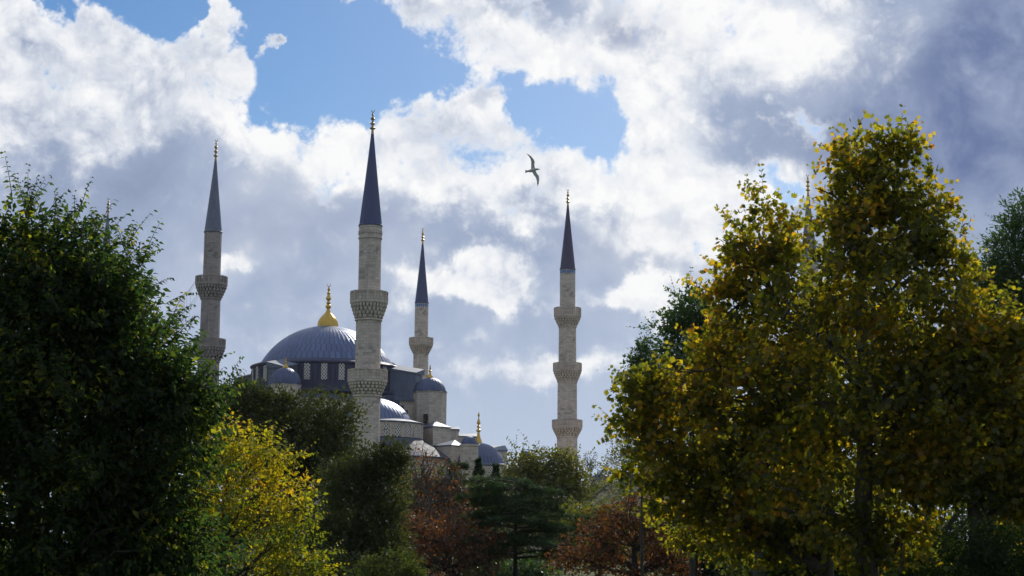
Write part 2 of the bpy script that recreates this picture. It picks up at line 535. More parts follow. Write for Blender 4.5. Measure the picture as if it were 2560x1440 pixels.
def balcony(parent, zt, zp, zb, r, rs0, rs1, mat, sides=16, cells=4, solid=False):
    """parapet from zt down to zp, stalactite corbels from zp down to zb; rs0, rs1: shaft radius above and below"""
    mb = MB()
    n = sides
    h = zt - zp
    t = 0.16
    for i in range(n):
        a0, a1 = 2 * math.pi * i / n, 2 * math.pi * (i + 1) / n
        p0 = np.array((r * math.cos(a0), r * math.sin(a0)))
        p1 = np.array((r * math.cos(a1), r * math.sin(a1)))
        m, L = (p0 + p1) / 2, np.linalg.norm(p1 - p0)
        rz = math.atan2(p1[1] - p0[1], p1[0] - p0[0])
        mb.box((*(m * 0.995), zt - 0.08), (L, t * 1.15, 0.16), rz)
        mb.box((*(m * 0.995), zp + 0.10), (L, t * 1.15, 0.20), rz)
        mb.box((*(p0 * 0.992), zp + h / 2), (0.24, 0.24, h * 1.03), a0)
        d = (p1 - p0) / L
        if solid:
            mb.box((*(m * 0.972), zp + h / 2), (L, 0.06, h * 0.96), rz)
            q = 2
            for k in range(q + 1):
                s = m + d * L * ((k + 0.5) / (q + 1) - 0.5)
                mb.box((*(s * 0.990), zp + h / 2), (L * 0.16, 0.07, h * 0.62), rz)
        else:
            for k in range(cells + 1):
                s = m + d * L * (k / cells - 0.5) * 0.84
                mb.box((*(s * 0.992), zp + h / 2), (0.075, 0.09, h * 0.8), rz)
            for k in range(1, 4):
                mb.box((*(m * 0.992), zp + h * k / 4), (L * 0.86, 0.085, 0.075), rz)
    # floor slab and cornice
    mb.lathe([(rs1 * 0.9, zp - 0.30), (r * 0.97, zp - 0.30), (r * 1.025, zp - 0.16), (r * 1.025, zp - 0.02), (r * 0.98, zp + 0.04), (rs0 * 0.9, zp + 0.04)], n * 2)
    par = mb.build('balcony', mat, parent)
    cb = MB()
    tiers = 4
    H = (zp - 0.30) - zb
    for k in range(tiers):
        f0, f1 = k / tiers, (k + 1) / tiers
        zhi, zlo = zp - 0.30 - H * f0, zp - 0.30 - H * f1
        ro = rs1 + (r * 0.985 - rs1) * (1 - f0) ** 0.85
        ri = rs1 + (r * 0.985 - rs1) * (1 - f1) ** 0.85
        nn = [32, 24, 24, 16][k]
        for i in range(nn):
            a = 2 * math.pi * (i + 0.5 * (k % 2)) / nn
            ring_block(cb, a, math.pi / nn * 0.64, ri * 0.84, ro, zlo, zhi - 0.02 * k, drop=H * (0.10 if k < 3 else 0.05))
        cb.lathe([(ri * 0.90, zhi), (ri * 0.88, zlo)], 32)
    cb.lathe([(rs1 * 0.9, zb + 0.02), (rs1 * 1.07, zb - 0.05), (rs1 * 1.09, zb - 0.25), (rs1 * 0.9, zb - 0.32)], 32)
    cb.build('corbel_ring', mat, par)


def minaret(label, pxa, pya, Y, tip, cone0, cone1, hw_cone, shaft, balconies, m_st, m_sp, m_fin, tiles=False, wreath=False, solid=False, sides=16):
    """every height is a pixel row of the photograph, every radius half a width in pixels"""
    c = at(pxa, pya, Y)
    X = c[0]
    z = lambda py: at(pxa, py, Y)[2]
    k = lambda py: unit(pxa, py, Y)
    root = thing('minaret', label, 'minaret', (X, Y, 0), 'minarets of the mosque')
    # shaft, many-sided with shallow ribs
    prof = []
    for (py, hw) in shaft:
        prof.append((hw * k(py), z(py)))
    r_last, z_last = prof[-1]
    prof += [(r_last * 1.04, 9.0), (r_last * 1.35, 5.5), (r_last * 1.4, 0.0)]
    mb = MB()
    n = 64
    fl = lambda i, j: 1.0 + (0.022 if i % 4 == 0 else (-0.012 if i % 4 == 2 else 0.0))
    mb.lathe(prof, n, flute=fl)
    rl = hw_cone * k(cone1)
    zc = z(cone1)
    if wreath:
        for i in range(22):
            a = 2 * math.pi * i / 22
            pts = []
            for q in range(7):
                b = a + (q / 6 - 0.5) * 2 * math.pi / 22
                pts.append((rl * 1.02 * math.cos(b), rl * 1.02 * math.sin(b), zc - 1.05 - 0.28 * math.sin(math.pi * q / 6)))
            mb.tube(pts, 0.075, 5)
            mb.tube([(rl * 1.02 * math.cos(a), rl * 1.02 * math.sin(a), zc - 0.85), (rl * 1.02 * math.cos(a), rl * 1.02 * math.sin(a), zc - 1.35)], 0.09, 5)
        mb.lathe([(rl * 0.95, zc - 1.72), (rl * 1.06, zc - 1.78), (rl * 1.06, zc - 1.98), (rl * 0.95, zc - 2.05)], 48)
        mb.lathe([(rl * 0.95, zc - 0.12), (rl * 1.03, zc - 0.16), (rl * 1.03, zc - 0.42), (rl * 0.95, zc - 0.5)], 48)
    mb.build('shaft', m_st, root, sharp=8)
    # spire
    mb = MB()
    fl2 = lambda i, j: 1.0 + (0.018 if i % 2 == 0 else -0.006)
    rt = 0.20
    ztop = z(cone0)
    prof = [(rt, ztop)]
    for q in range(1, 9):
        f = q / 8
        prof.append((rt + (rl * 1.0 - rt) * (f ** 1.04), ztop + (zc - ztop) * f))
    mb.lathe(prof, 64, flute=fl2)
    mb.lathe([(rl * 0.9, zc + 0.18), (rl * 1.04, zc + 0.12), (rl * 1.09, zc - 0.04), (rl * 1.07, zc - 0.14), (rl * 0.9, zc - 0.16)], 48)
    sp = mb.build('spire', m_sp, root, sharp=14)
    fin = finial_mesh(ztop - 0.05, z(tip) - ztop, 0.42)
    fin.build('finial', m_fin, sp)
    if tiles:
        mb = MB()
        r0 = shaft[0][1] * k(cone1)
        zt, zb = zc - 0.26, zc - 0.95
        for i in range(20):
            a = 2 * math.pi * i / 20
            w = r0 * 2 * math.pi / 20 * 0.30
            e = r0 * 1.025
            ct = np.array((math.cos(a), math.sin(a)))
            tt = np.array((-ct[1], ct[0]))
            poly = [(-w, zb), (w, zb), (w, zt - 0.16), (w * 0.6, zt - 0.03), (0, zt), (-w * 0.6, zt - 0.03), (-w, zt - 0.16)]
            vs = [(*(ct * e + tt * x), zz) for x, zz in poly] + [(*(ct * (r0 * 0.9) + tt * x), zz) for x, zz in poly]
            nn = len(poly)
            mb.add(vs, [tuple(range(nn)), tuple(range(2 * nn - 1, nn - 1, -1))] + [(j, nn + j, nn + (j + 1) % nn, (j + 1) % nn) for j in range(nn)])
        mb.build('tile_band', M_TILE, root)
    for (pt, pp, pb, hw, h0, h1) in balconies:
        balcony(root, z(pt), z(pp), z(pb), hw * k(pp), h0 * k(pt), h1 * k(pb), m_st, sides=sides, solid=solid)
    return root, X


minaret('thick ribbed stone minaret with dark spire rising in front of the great dome', 922.5, 760, 243, 268, 335, 564, 28.2,
        [(562, 28.4), (597, 28.0), (602, 27.2), (728, 27.4), (800, 31.0), (925, 30.8), (985, 33.0), (1110, 33.5)],
        [(730, 757, 798, 46, 27.4, 32), (925, 953, 988, 48.5, 31, 33.5)], M_STONE_R, M_SPIRE, M_GOLD_D, wreath=True, solid=True)
minaret('weathered brownish grey minaret with pale grey spire and two balconies beside the big leafy tree', 528.8, 700, 305, 342, 402, 580, 21.5,
        [(579, 21.2), (692, 21.6), (748, 23.6), (846, 24.2), (900, 26.0), (1000, 27)],
        [(692, 712, 746, 39, 21.6, 24.5), (848, 868, 902, 39.5, 24, 26.5)], M_STONE_G, M_SPIRE_G, M_GOLD_D, sides=20)
minaret('slender minaret with blue tile band standing behind the small ribbed turret dome', 1053.6, 800, 380, 565, 610, 757, 16.6,
        [(756, 16.4), (845, 16.6), (884, 18.3), (1000, 19)],
        [(845, 861, 883, 29.5, 16.6, 18.6)], M_STONE_R, M_SPIRE, M_GOLD, tiles=True, solid=True)
minaret('tall three balcony minaret with blue tile band standing alone against the sky', 1418.6, 860, 350, 468, 515, 673, 18.8,
        [(672, 18.8), (770, 19.0), (817, 21.0), (908, 21.8), (953, 23.6), (1050, 24.2), (1090, 25.0), (1180, 25.6)],
        [(770, 791, 816, 33, 19, 21.4), (908, 927, 953, 35, 22, 24), (1050, 1068, 1091, 37.2, 24.2, 25.4)], M_STONE_R, M_SPIRE_B, M_GOLD_D, tiles=True, solid=False)
_, X267 = minaret('far minaret almost hidden in the dark leafy tree with only its grey tip showing', 262.5, 700, 352, 490, 538, 700, 18.5,
                  [(699, 18.5), (790, 18.8), (830, 20.5), (900, 21)], [(792, 810, 832, 33, 18.8, 21)], M_STONE_G, M_SPIRE_G, M_GOLD_D, sides=20)
minaret('minaret half hidden in the plane tree with grey spire and gilt finial showing', 2024, 700, 300, 430, 487, 660, 22,
        [(659, 22), (790, 22.4), (835, 24.5), (960, 25)], [(792, 815, 840, 39, 22.4, 25)], M_STONE_R, M_SPIRE_G, M_GOLD)


# ------------------------------------------------------------------ the mosque
def cap_profile(r, h, n=14, top=0.0):
    Rr = (r * r + h * h) / (2 * h)
    prof = []
    for i in range(n + 1):
        f = i / n
        a = math.asin(min(1.0, r / Rr)) if h <= r else math.pi - math.asin(r / Rr)
        b = a * (1 - f) + 0.012 * f
        prof.append((Rr * math.sin(b), Rr * math.cos(b) - (Rr - h)))
    return prof


def dome(name, c, r, h, parent, mat, seams=64, ridge=0.012, lip=0.0, lobed=0.0):
    """a lead dome on its own axis; seams: raised standing ribs"""
    mb = MB()
    per = 4
    n = seams * per
    if lobed:
        fl = lambda i, j: 1.0 + lobed * (abs(math.sin(math.pi * i / per)) - 0.5)
    else:
        fl = lambda i, j: 1.0 + (ridge if i % per == 0 else 0.0)
    mb.lathe(cap_profile(r, h), n, flute=fl)
    if lip:
        mb.lathe([(r * 0.97, 0.03), (r * 1.0, 0.02), (r + lip, -0.10), (r + lip, -0.24), (r * 0.97, -0.30)], 64)
    o = mb.build(name, mat, None, sharp=12 if not lobed else 40)
    o.parent = parent
    o.location = Vector(c) - parent.location
    return o


def arch_outline(w, h, n=8):
    """round headed opening, width w, height h, from its sill up"""
    pts = [(-w / 2, 0), (w / 2, 0)]
    for i in range(n + 1):
        a = math.pi * i / n
        pts.append((w / 2 * math.cos(a), h - w / 2 + w / 2 * math.sin(a) * 1.15))
    return pts


def arch_slab(mb, base, tang, norm, w, h, t, proud):
    """closed slab in the shape of an arch standing proud of a wall"""
    o = arch_outline(w, h)
    n = len(o)
    f = [np.array(base) + np.array(tang) * x + np.array((0, 0, 1)) * y + np.array(norm) * proud for x, y in o]
    b = [p - np.array(norm) * t for p in f]
    mb.add(f + b, [tuple(range(n)), tuple(range(2 * n - 1, n - 1, -1))] + [(i, (i + 1) % n, n + (i + 1) % n, n + i) for i in range(n)])


def arch_hood(mb, base, tang, norm, w, h, r, proud):
    o = arch_outline(w, h)[1:] + [arch_outline(w, h)[0]]
    mb.tube([np.array(base) + np.array(tang) * x + np.array((0, 0, 1)) * y + np.array(norm) * proud for x, y in o], r, 5)


YD = 311.0
OC = at(817.5, 912, YD)
ROT = R(23)
E_ = np.array((math.cos(ROT), math.sin(ROT)))
N_ = np.array((math.sin(ROT), -math.cos(ROT)))
mosque = thing('mosque', 'great grey stone mosque with lead covered domes rising behind the park trees', 'mosque', (OC[0], OC[1], 0))
ML = np.array(mosque.location)


def mk(mb, name, mat, parent=None, sharp=30):
    """link a part whose vertices are world coordinates"""
    o = mb.build(name, mat, None, sharp=sharp)
    p = parent or mosque
    o.parent = p
    w = Vector((0, 0, 0))
    q = p
    while q is not None:
        w += q.location
        q = q.parent
    o.location = -w
    return o


kd = unit(817, 912, YD)
zD = lambda py, Y=YD, px=817: at(px, py, Y)[2]
z_spr = zD(913)
Rd = 164 * kd
hd = z_spr * 0 + (zD(815.5) - z_spr)
main = dome('main_dome', (OC[0], OC[1], z_spr), Rd, hd, mosque, M_LEAD, seams=72, ridge=0.007)
# gilded finial of the great dome
fz = lambda py: zD(py) - z_spr
mb = MB()
fp = [(26, 818), (25.8, 812), (24.6, 805), (21.5, 798), (16, 791), (10, 785), (6.3, 780), (4.6, 775)]
mb.lathe([(r * kd, fz(y)) for r, y in fp], 72, flute=lambda i, j: 1.0 + 0.045 * (abs(math.sin(math.pi * i / 6)) - 0.5))
fp = [(4.6, 776), (3.6, 772), (7.2, 769), (7.6, 767), (7.0, 764.5), (3.2, 761), (5.4, 758), (5.4, 756.5), (3.0, 753), (3.4, 751), (7.2, 747.5), (6.6, 745.5), (4.2, 740), (2.8, 736),
      (4.8, 734), (4.4, 732), (2.3, 730), (2.0, 727), (3.9, 724.5), (2.2, 720), (1.2, 717)]
mb.lathe([(r * kd, fz(y)) for r, y in fp], 24)
crescent(mb, (0, 0, fz(712)), 4.3 * kd, 0.9 * kd, 0.5)
fo = mb.build('finial', M_GOLD, main)

# drum with arched windows under a flared lead eave
Rw = 184.5 * kd
mb = MB()
mb.lathe([(Rd * 0.97, z_spr + 0.12), (Rd * 1.005, z_spr + 0.1), (188 * kd, zD(919.5)), (190 * kd, zD(921)), (190 * kd, zD(924)), (187 * kd, zD(926)), (Rw, zD(928)),
          (Rw, zD(984)), (Rw * 1.015, zD(985)), (Rw * 1.06, zD(990)), (Rw * 1.06, zD(994))], 112)
NW = 28
A0 = math.radians(-90) - math.atan2(28.0, 184.5)
ww, wh = 14.6 * kd, 43 * kd
zs = zD(966)
win = []
for i in range(NW):
    a = A0 + 2 * math.pi * i / NW
    nv = np.array((math.cos(a), math.sin(a), 0))
    tv = np.array((-nv[1], nv[0], 0))
    base = np.array((OC[0], OC[1], zs)) + nv * Rw * math.cos(math.pi / 112)
    arch_hood(mb, base - (OC[0], OC[1], 0) + np.array((0, 0, -0.3)), tv, nv, ww * 1.75, wh * 1.02, 0.13, 0.0)
    win.append((base, tv, nv))
    # pilaster between windows
    a2 = a + math.pi / NW
    pc = np.array((math.cos(a2), math.sin(a2))) * (Rw + 0.05)
    mb.box((pc[0], pc[1], (zD(933) + zD(984)) / 2), (0.5, 0.30, zD(933) - zD(984)), a2 + math.pi / 2)
drum = mb.build('drum', M_LEAD_W, None, sharp=30)
drum.parent = mosque
drum.location = (0, 0, 0)
for (b, tv, nv) in win:
    mb = MB()
    arch_slab(mb, b, tv, nv, ww, wh, 0.2, 0.10)
    mk(mb, 'window', M_LATT, drum)

# square body and lead roof between the four weight turrets
HB = 14.3
corner = lambda sx, sy, h: OC[:2] + E_ * h * sx + N_ * h * sy
body = [corner(-1, 1, HB), corner(1, 1, HB), corner(1, -1, HB), corner(-1, -1, HB)]
lip = [corner(-1, 1, HB + 0.35), corner(1, 1, HB + 0.35), corner(1, -1, HB + 0.35), corner(-1, -1, HB + 0.35)]
z_roof = zD(993, 300)
mb = MB()
mb.prism(body, 0.0, z_roof - 0.4)
mk(mb, 'body_wall', M_STONE_F)
mb = MB()
mb.prism(lip, z_roof - 0.4, z_roof)
ap = [corner(sx, sy, HB * 0.9) for sx, sy in ((-1, 1), (1, 1), (1, -1), (-1, -1))]
mb.prism(ap, z_roof, z_roof + 0.5)
mk(mb, 'body_roof', M_LEAD_F)


def turret(px, Y, hw, py0, h_px, py_fin, wall_px):
    c = at(px, py0, Y)
    k = unit(px, py0, Y)
    z0 = c[2]
    mb = MB()
    mb.lathe([(hw * 1.03 * k, z0 - 0.12), (hw * 1.03 * k, z0 - 14.0)], 8, c=(c[0], c[1], 0), a0=ROT + math.pi / 8)
    mb.lathe([(hw * 0.98 * k, z0 - 0.02), (hw * 1.07 * k, z0 - 0.06), (hw * 1.07 * k, z0 - 0.22), (hw * 1.0 * k, z0 - 0.34)], 8, c=(c[0], c[1], 0), a0=ROT + math.pi / 8)
    t = mk(mb, 'weight_turret', M_STONE_F)
    d = MB()
    rr, hh = hw * 0.985 * k, h_px * k
    d.lathe(cap_profile(rr, hh), 24 * 6, flute=lambda i, j: 1.0 + 0.035 * (abs(math.sin(math.pi * i / 6)) - 0.5))
    d.lathe([(rr * 0.96, 0.06), (rr * 1.06, 0.0), (rr * 1.06, -0.10), (rr * 0.96, -0.14)], 48)
    do = d.build('turret_dome', M_LEAD_S, None, sharp=40)
    do.parent = t
    do.location = Vector(c) + Vector((0, 0, 0.02))
    f = MB()
    ft, fb = at(px, py_fin, Y)[2] - z0, hh
    H = ft - fb
    f.lathe([(q * k, fb - 0.06 + H * z) for q, z in ((8.2, 0.0), (8.0, 0.08), (6.2, 0.17), (3.4, 0.26), (2.2, 0.36), (2.0, 0.44), (4.0, 0.50), (4.0, 0.54), (1.7, 0.60), (1.6, 0.68), (2.9, 0.74), (1.2, 0.82), (1.7, 0.88), (0.3, 1.0))], 20)
    fo = f.build('turret_finial', M_GOLD, None)
    fo.parent = t
    fo.location = do.location
    return c


cR = turret(1074.5, 303, 41, 979, 35, 911, 90)
cL = turret(713, 292, 38.5, 961, 42, 893, 60)
for sx in (-1, 1):
    p = corner(sx, -1, HB)
    mbt = MB()
    mbt.lathe([(2.9, z_roof - 4), (2.9, z_roof + 1.0)], 8, c=(p[0], p[1], 0))
    mbt.lathe([(q, z_roof + 1.0 + z) for q, z in cap_profile(2.85, 2.4)], 24, c=(p[0], p[1], 0))
    mk(mbt, 'weight_turret', M_LEAD_S)
# flying buttresses from drum to turrets
for (sx, sy, w) in ((1, 1, 3.0), (-1, 1, 3.0), (1, -1, 3.0), (-1, -1, 3.0)):
    dv = (E_ * sx + N_ * sy)
    dv /= np.linalg.norm(dv)
    tv = np.array((-dv[1], dv[0]))
    a, b = OC[:2] + dv * (Rw - 0.8), OC[:2] + dv * (HB * 1.414 - 1.8)
    zt0, zt1 = zD(929), zD(944)
    mb = MB()
    mb.prism([a - tv * w / 2, b - tv * w / 2, b + tv * w / 2, a + tv * w / 2], z_roof - 0.2, [zt0, zt1, zt1, zt0])
    e0, e1 = a - dv * 0.1, b + dv * 0.3
    o = w / 2 + 0.25
    ridge = 0.9                                          # the far side of the coping stands higher
    ua, ub = (ridge, 0.0) if tv[1] < 0 else (0.0, ridge)
    mb.add([(*(e0 - tv * o), zt0 + 0.02), (*(e1 - tv * o), zt1 - 0.02), (*(e1 + tv * o), zt1 - 0.02), (*(e0 + tv * o), zt0 + 0.02),
            (*(e0 - tv * o), zt0 + 0.22 + ua), (*(e1 - tv * o), zt1 + 0.18 + ua), (*(e1 + tv * o), zt1 + 0.18 + ub), (*(e0 + tv * o), zt0 + 0.22 + ub)],
           [(3, 2, 1, 0), (4, 5, 6, 7), (0, 1, 5, 4), (1, 2, 6, 5), (2, 3, 7, 6), (3, 0, 4, 7)])
    mk(mb, 'buttress', M_LEAD_F)

# half dome in front of the great arch
YS = 291.0
cS = at(930, 1052, YS)
ks = unit(930, 1052, YS)
semi = dome('half_dome', cS, 101 * ks, 58 * ks, mosque, M_LEAD2, seams=56, ridge=0.009)
zS = lambda py: at(930, py, YS)[2]
mb = MB()
mb.lathe([(98 * ks, cS[2] + 0.1), (102 * ks, cS[2] + 0.04), (126 * ks, zS(1057.5)), (129 * ks, zS(1058.5)), (129 * ks, zS(1060.5)), (126 * ks, zS(1062))], 96, c=(cS[0], cS[1], 0))
mk(mb, 'half_dome_eave', M_LEAD_F)
mb = MB()
mb.lathe([(126 * ks, zS(1062.5)), (126 * ks, zS(1108))], 96, c=(cS[0], cS[1], 0))
hw = []
for i in range(-6, 7):
    a = math.radians(-90 + 6.5 + i * 14.2)
    nv = np.array((math.cos(a), math.sin(a), 0))
    tv = np.array((-nv[1], nv[0], 0))
    b = np.array((cS[0], cS[1], zS(1097))) + nv * 126 * ks
    arch_hood(mb, b, tv, nv, 20 * ks, 33 * ks, 0.10, 0.03)
    hw.append((b, tv, nv))
hd_ = mk(mb, 'half_dome_drum', M_STONE_F, sharp=30)
for b, tv, nv in hw:
    mb = MB()
    arch_slab(mb, b, tv, nv, 15.5 * ks, 29 * ks, 0.2, 0.06)
    mk(mb, 'window', M_LATT, hd_)
mb = MB()
mb.lathe([(127.5 * ks, zS(1097.5)), (127.5 * ks, zS(1100)), (205 * ks, zS(1146)), (206 * ks, zS(1149)), (200 * ks, zS(1150))], 48, c=(cS[0], cS[1], 0), flute=lambda i, j: 1.0 + (0.006 if i % 2 else 0))
mk(mb, 'skirt_roof', M_LEAD_K, sharp=12)
mb = MB()
mb.lathe([(199 * ks, zS(1149.5)), (199 * ks, 0.0)], 48, c=(cS[0], cS[1], 0))
mk(mb, 'apse_wall', M_STONE_F)


def plan(pts, py):
    return [at(px, py, Y)[:2] for px, Y in pts]


# stepped lead copings beside the half dome
mb = MB()
for (x0, x1, y0, y1) in ((962, 986, 990, 1004), (984, 999, 1003, 1016), (998, 1010, 1016, 1028), (1009, 1020, 1028, 1040)):
    a, b = at(x0, y0, 298.5), at(x1, y1, 299.5)
    mb.prism(plan([(x0, 295.8), (x1, 296.2), (x1, 301), (x0, 301)], y0), b[2], a[2])
mk(mb, 'stepped_coping', M_LEAD_W)
# small dark doorway in the turret foot
mb = MB()
p = at(1062.5, 1057, 299.0)
mb.box((p[0], p[1] + 1.0, p[2] + 0.75), (0.68, 3.4, 1.5), 0.1)
mk(mb, 'doorway', M_DARK)


def stepped_block(pts, py_top, py_back, Ytop, pyr=None, up=0.0):
    """stone block with a lead roof: pts (px, depth) in plan order from the front left; py_top the eave row"""
    pl = plan(pts, py_top)
    zt = at(pts[1][0], py_top, Ytop)[2]
    mb = MB()
    mb.prism(pl, 0.0, zt - 0.14)
    o = mk(mb, 'stair_block', M_STONE_F)
    c = sum(np.array(p) for p in pl) / len(pl)
    big = [c + (np.array(p) - c) * (1 + 0.25 / np.linalg.norm(np.array(p) - c)) for p in pl]
    mb = MB()
    mb.prism(big, zt - 0.13, zt)
    if pyr:
        ax = at(pyr[0], pyr[1], pyr[2])
        mb.pyramid(big, zt + 0.004, tuple(ax))
    else:
        zb = at(pts[2][0], py_back, pts[2][1])[2]
        n = len(big)
        mb.prism(big, zt + 0.003, [zt + 0.02 if i < 2 else zb for i in range(n)])
    mk(mb, 'block_roof', M_LEAD_F, o)
    return o


stepped_block([(1056, 297), (1083, 293), (1126, 296), (1108, 301.5), (1060, 301.5)], 1065, 0, 293, pyr=(1087, 1052, 297.5))
stepped_block([(1108, 297), (1147, 298.2), (1147, 303), (1108, 303)], 1073, 1067, 298)
stepped_block([(1138, 299), (1195, 301), (1190, 307), (1138, 307)], 1091, 1083.5, 300.5)
stepped_block([(1082, 290), (1128, 286.5), (1156, 289), (1146, 293.5), (1090, 293.5)], 1112, 0, 286.5, pyr=(1137, 1099.5, 290))
stepped_block([(1228, 301), (1268, 302.5), (1262, 308), (1228, 308)], 1125, 1113.5, 302)

# round stair turret with a small cap
c = at(1173, 1111, 283)
k = unit(1173, 1111, 283)
mb = MB()
mb.lathe([(23.2 * k, c[2] - 0.45), (23.2 * k, 0)], 8, c=(c[0], c[1], 0), a0=0.2)
mb.lathe([(23.6 * k, c[2]), (24.8 * k, c[2] - 0.05), (24.8 * k, c[2] - 0.30), (23 * k, c[2] - 0.45)], 8, c=(c[0], c[1], 0), a0=0.2)
tE = mk(mb, 'stair_turret', M_STONE_F)
d = MB()
d.lathe(cap_profile(19.6 * k, 20.5 * k), 20 * 4, flute=lambda i, j: 1.0 + (0.02 if i % 4 == 0 else 0))
d = d.build('turret_dome', M_LEAD_S, None, sharp=15)
d.parent = tE
d.location = Vector(c)

# corner dome with its tall finial
YF = 291.0
cF = at(1195.5, 1161, YF)
kf = unit(1195.5, 1161, YF)
cd = dome('corner_dome', cF, 67.5 * kf, 54 * kf, mosque, M_LEAD3, seams=44, ridge=0.012)
zF = lambda py: at(1195.5, py, YF)[2]
f = MB()
fp = [(8.8, 1109), (8.8, 1105.5), (8.0, 1101), (5.8, 1096), (4.0, 1090), (3.2, 1084), (2.8, 1080), (5.5, 1078.5), (5.7, 1076.5), (5.2, 1074.5), (2.4, 1072.5), (2.3, 1069), (4.7, 1067.8), (4.7, 1066),
      (2.2, 1064), (2.1, 1060.5), (5.0, 1058), (4.6, 1055.5), (2.6, 1050.5), (1.2, 1045), (1.1, 1042), (3.0, 1039), (2.4, 1036.5), (0.3, 1030)]
f.lathe([(r * kf, zF(y) - cF[2]) for r, y in fp], 20)
f.build('finial', M_GOLD, cd)
mb = MB()
mb.lathe([(66 * kf, cF[2] + 0.1), (70.5 * kf, cF[2] + 0.02), (72 * kf, cF[2] - 0.10), (72 * kf, cF[2] - 0.3), (69 * kf, cF[2] - 0.42)], 64, c=(cF[0], cF[1], 0))
mk(mb, 'corner_dome_eave', M_LEAD_F)
mb = MB()
mb.lathe([(69 * kf, cF[2] - 0.42), (69 * kf, 0)], 64, c=(cF[0], cF[1], 0))
cdm = mk(mb, 'corner_dome_drum', M_STONE_F)
for i in range(-4, 5):
    a = math.radians(-90 + 8 + i * 22)
    nv = np.array((math.cos(a), math.sin(a), 0))
    tv = np.array((-nv[1], nv[0], 0))
    b = np.array((cF[0], cF[1], zF(1200))) + nv * 69 * kf
    mb = MB()
    arch_slab(mb, b, tv, nv, 17 * kf, 30 * kf, 0.2, 0.05)
    mk(mb, 'window', M_LATT, cdm)

# lower hall and the courtyard with its row of small domes
mb = MB()
z_low = at(1100, 1172, 290)[2]
mb.prism(plan([(560, 284), (1128, 288), (1290, 297), (1290, 330), (560, 330)], 1172), 0, z_low)
mk(mb, 'hall_wall', M_STONE_F)
mb = MB()
mb.prism(plan([(556, 283.6), (1129, 287.6), (1294, 296.6), (1294, 331), (556, 331)], 1172), z_low + 0.003, z_low + 0.25)
mk(mb, 'hall_roof', M_LEAD_F)
z_ct = at(1450, 1206, 330)[2]
mb = MB()
mb.prism(plan([(1285, 318), (1980, 330), (1980, 350), (1285, 338)], 1200), 0, z_ct)
mk(mb, 'courtyard_wall', M_STONE_F)
for i in range(7):
    px = 1345 + i * 80
    c = at(px, 1206, 324 + i * 2)
    mb = MB()
    mb.lathe([(q, z_ct + 0.02 + z) for q, z in cap_profile(2.5, 1.9)], 40, c=(c[0], c[1] + 4, 0))
    mk(mb, 'courtyard_dome', M_LEAD_S)
c = at(1314, 1144, 316)
k = unit(1314, 1144, 316)
mb = MB()
mb.lathe([(15 * k, c[2] - 0.25), (15 * k, 0)], 8, c=(c[0], c[1], 0))
mb.lathe([(14 * k, c[2]), (17 * k, c[2] - 0.06), (17 * k, c[2] - 0.2), (14 * k, c[2] - 0.3)], 24, c=(c[0], c[1], 0))
tH = mk(mb, 'stair_turret', M_STONE_F)
d = MB()
d.lathe(cap_profile(14 * k, 16.5 * k), 64, flute=lambda i, j: 1.0 + (0.02 if i % 4 == 0 else 0))
d = d.build('turret_dome', M_LEAD_S, None, sharp=15)
d.parent = tH
d.location = Vector(c)

# strings of festival lights slung between two minarets
A = [at(491, 699, 303.5), at(497, 731, 304), at(497, 738, 304)]
B = [at(300, 800, 350), at(300, 815, 350), at(300, 830, 350)]
mb = MB()
lines = []
for a, b, sag in zip(A, B, (4.0, 4.6, 5.4)):
    pts = [a + (b - a) * t - np.array((0, 0, sag * 4 * t * (1 - t))) for t in np.linspace(0, 1, 40)]
    mb.tube(pts, 0.022, 4)
    lines.append(pts)
r2 = random.Random(3)
for j in range(1, 39):
    for q in range(2):
        p = lines[0][j] * (1 - q * 0.5) + lines[0][j + 1] * (q * 0.5)
        L = 0.5 if r2.random() < 0.55 else r2.uniform(2.0, 9.0)
        m = int(L / 0.45) + 1
        mb.tube([p, p - np.array((0, 0, L))], 0.010, 3)
        for s in range(m):
            mb.box(p - np.array((0, 0, 0.2 + s * 0.45)), (0.07, 0.07, 0.11))
tag(mb.build('light_string', M_WIRE, None, loc=tuple(A[0])), 'strings of small festival lights slung from the brownish minaret towards its hidden neighbour', 'string lights')

# ------------------------------------------------------------------ ground
def grass_mat():
    m, g = new_mat('lawn')
    tc = g.node('ShaderNodeTexCoord')
    n = g.noise(tc.outputs['Object'], 0.12, 8, 0.65)
    n2 = g.noise(tc.outputs['Object'], 4.0, 6, 0.7)
    col = g.mix(g.remap(n, 0.35, 0.65), (0.030, 0.055, 0.012), (0.060, 0.085, 0.020))
    col = g.mix(g.remap(n2, 0.45, 0.75), col, (0.085, 0.062, 0.028))
    bs = g.node('ShaderNodeBsdfPrincipled')
    g.put(bs.inputs['Base Color'], col)
    bs.inputs['Roughness'].default_value = 0.95
    bs.inputs['Specular IOR Level'].default_value = 0.1
    bp = g.node('ShaderNodeBump')
    bp.inputs['Distance'].default_value = 0.1
    g.put(bp.inputs['Height'], n2)
    g.put(bs.inputs['Normal'], bp.outputs[0])
    out = g.node('ShaderNodeOutputMaterial')
    g.put(out.inputs[0], bs.outputs[0])
    return m


mb = MB()
N = 48
xs = np.sign(np.linspace(-1, 1, N)) * np.abs(np.linspace(-1, 1, N)) ** 2.2 * 4000
vs, fs = [], []
for j in range(N):
    for i in range(N):
        x, y = xs[i], xs[j] + 150
        vs.append((x, y, -0.02 + 0.12 * math.sin(x * 0.09 + 1) * math.sin(y * 0.07) * (abs(x) < 200)))
for j in range(N - 1):
    for i in range(N - 1):
        fs.append((j * N + i, j * N + i + 1, (j + 1) * N + i + 1, (j + 1) * N + i))
mb.add(vs, fs)
tag(mb.build('ground', grass_mat()), 'park lawn under the trees', None, None, 'structure')


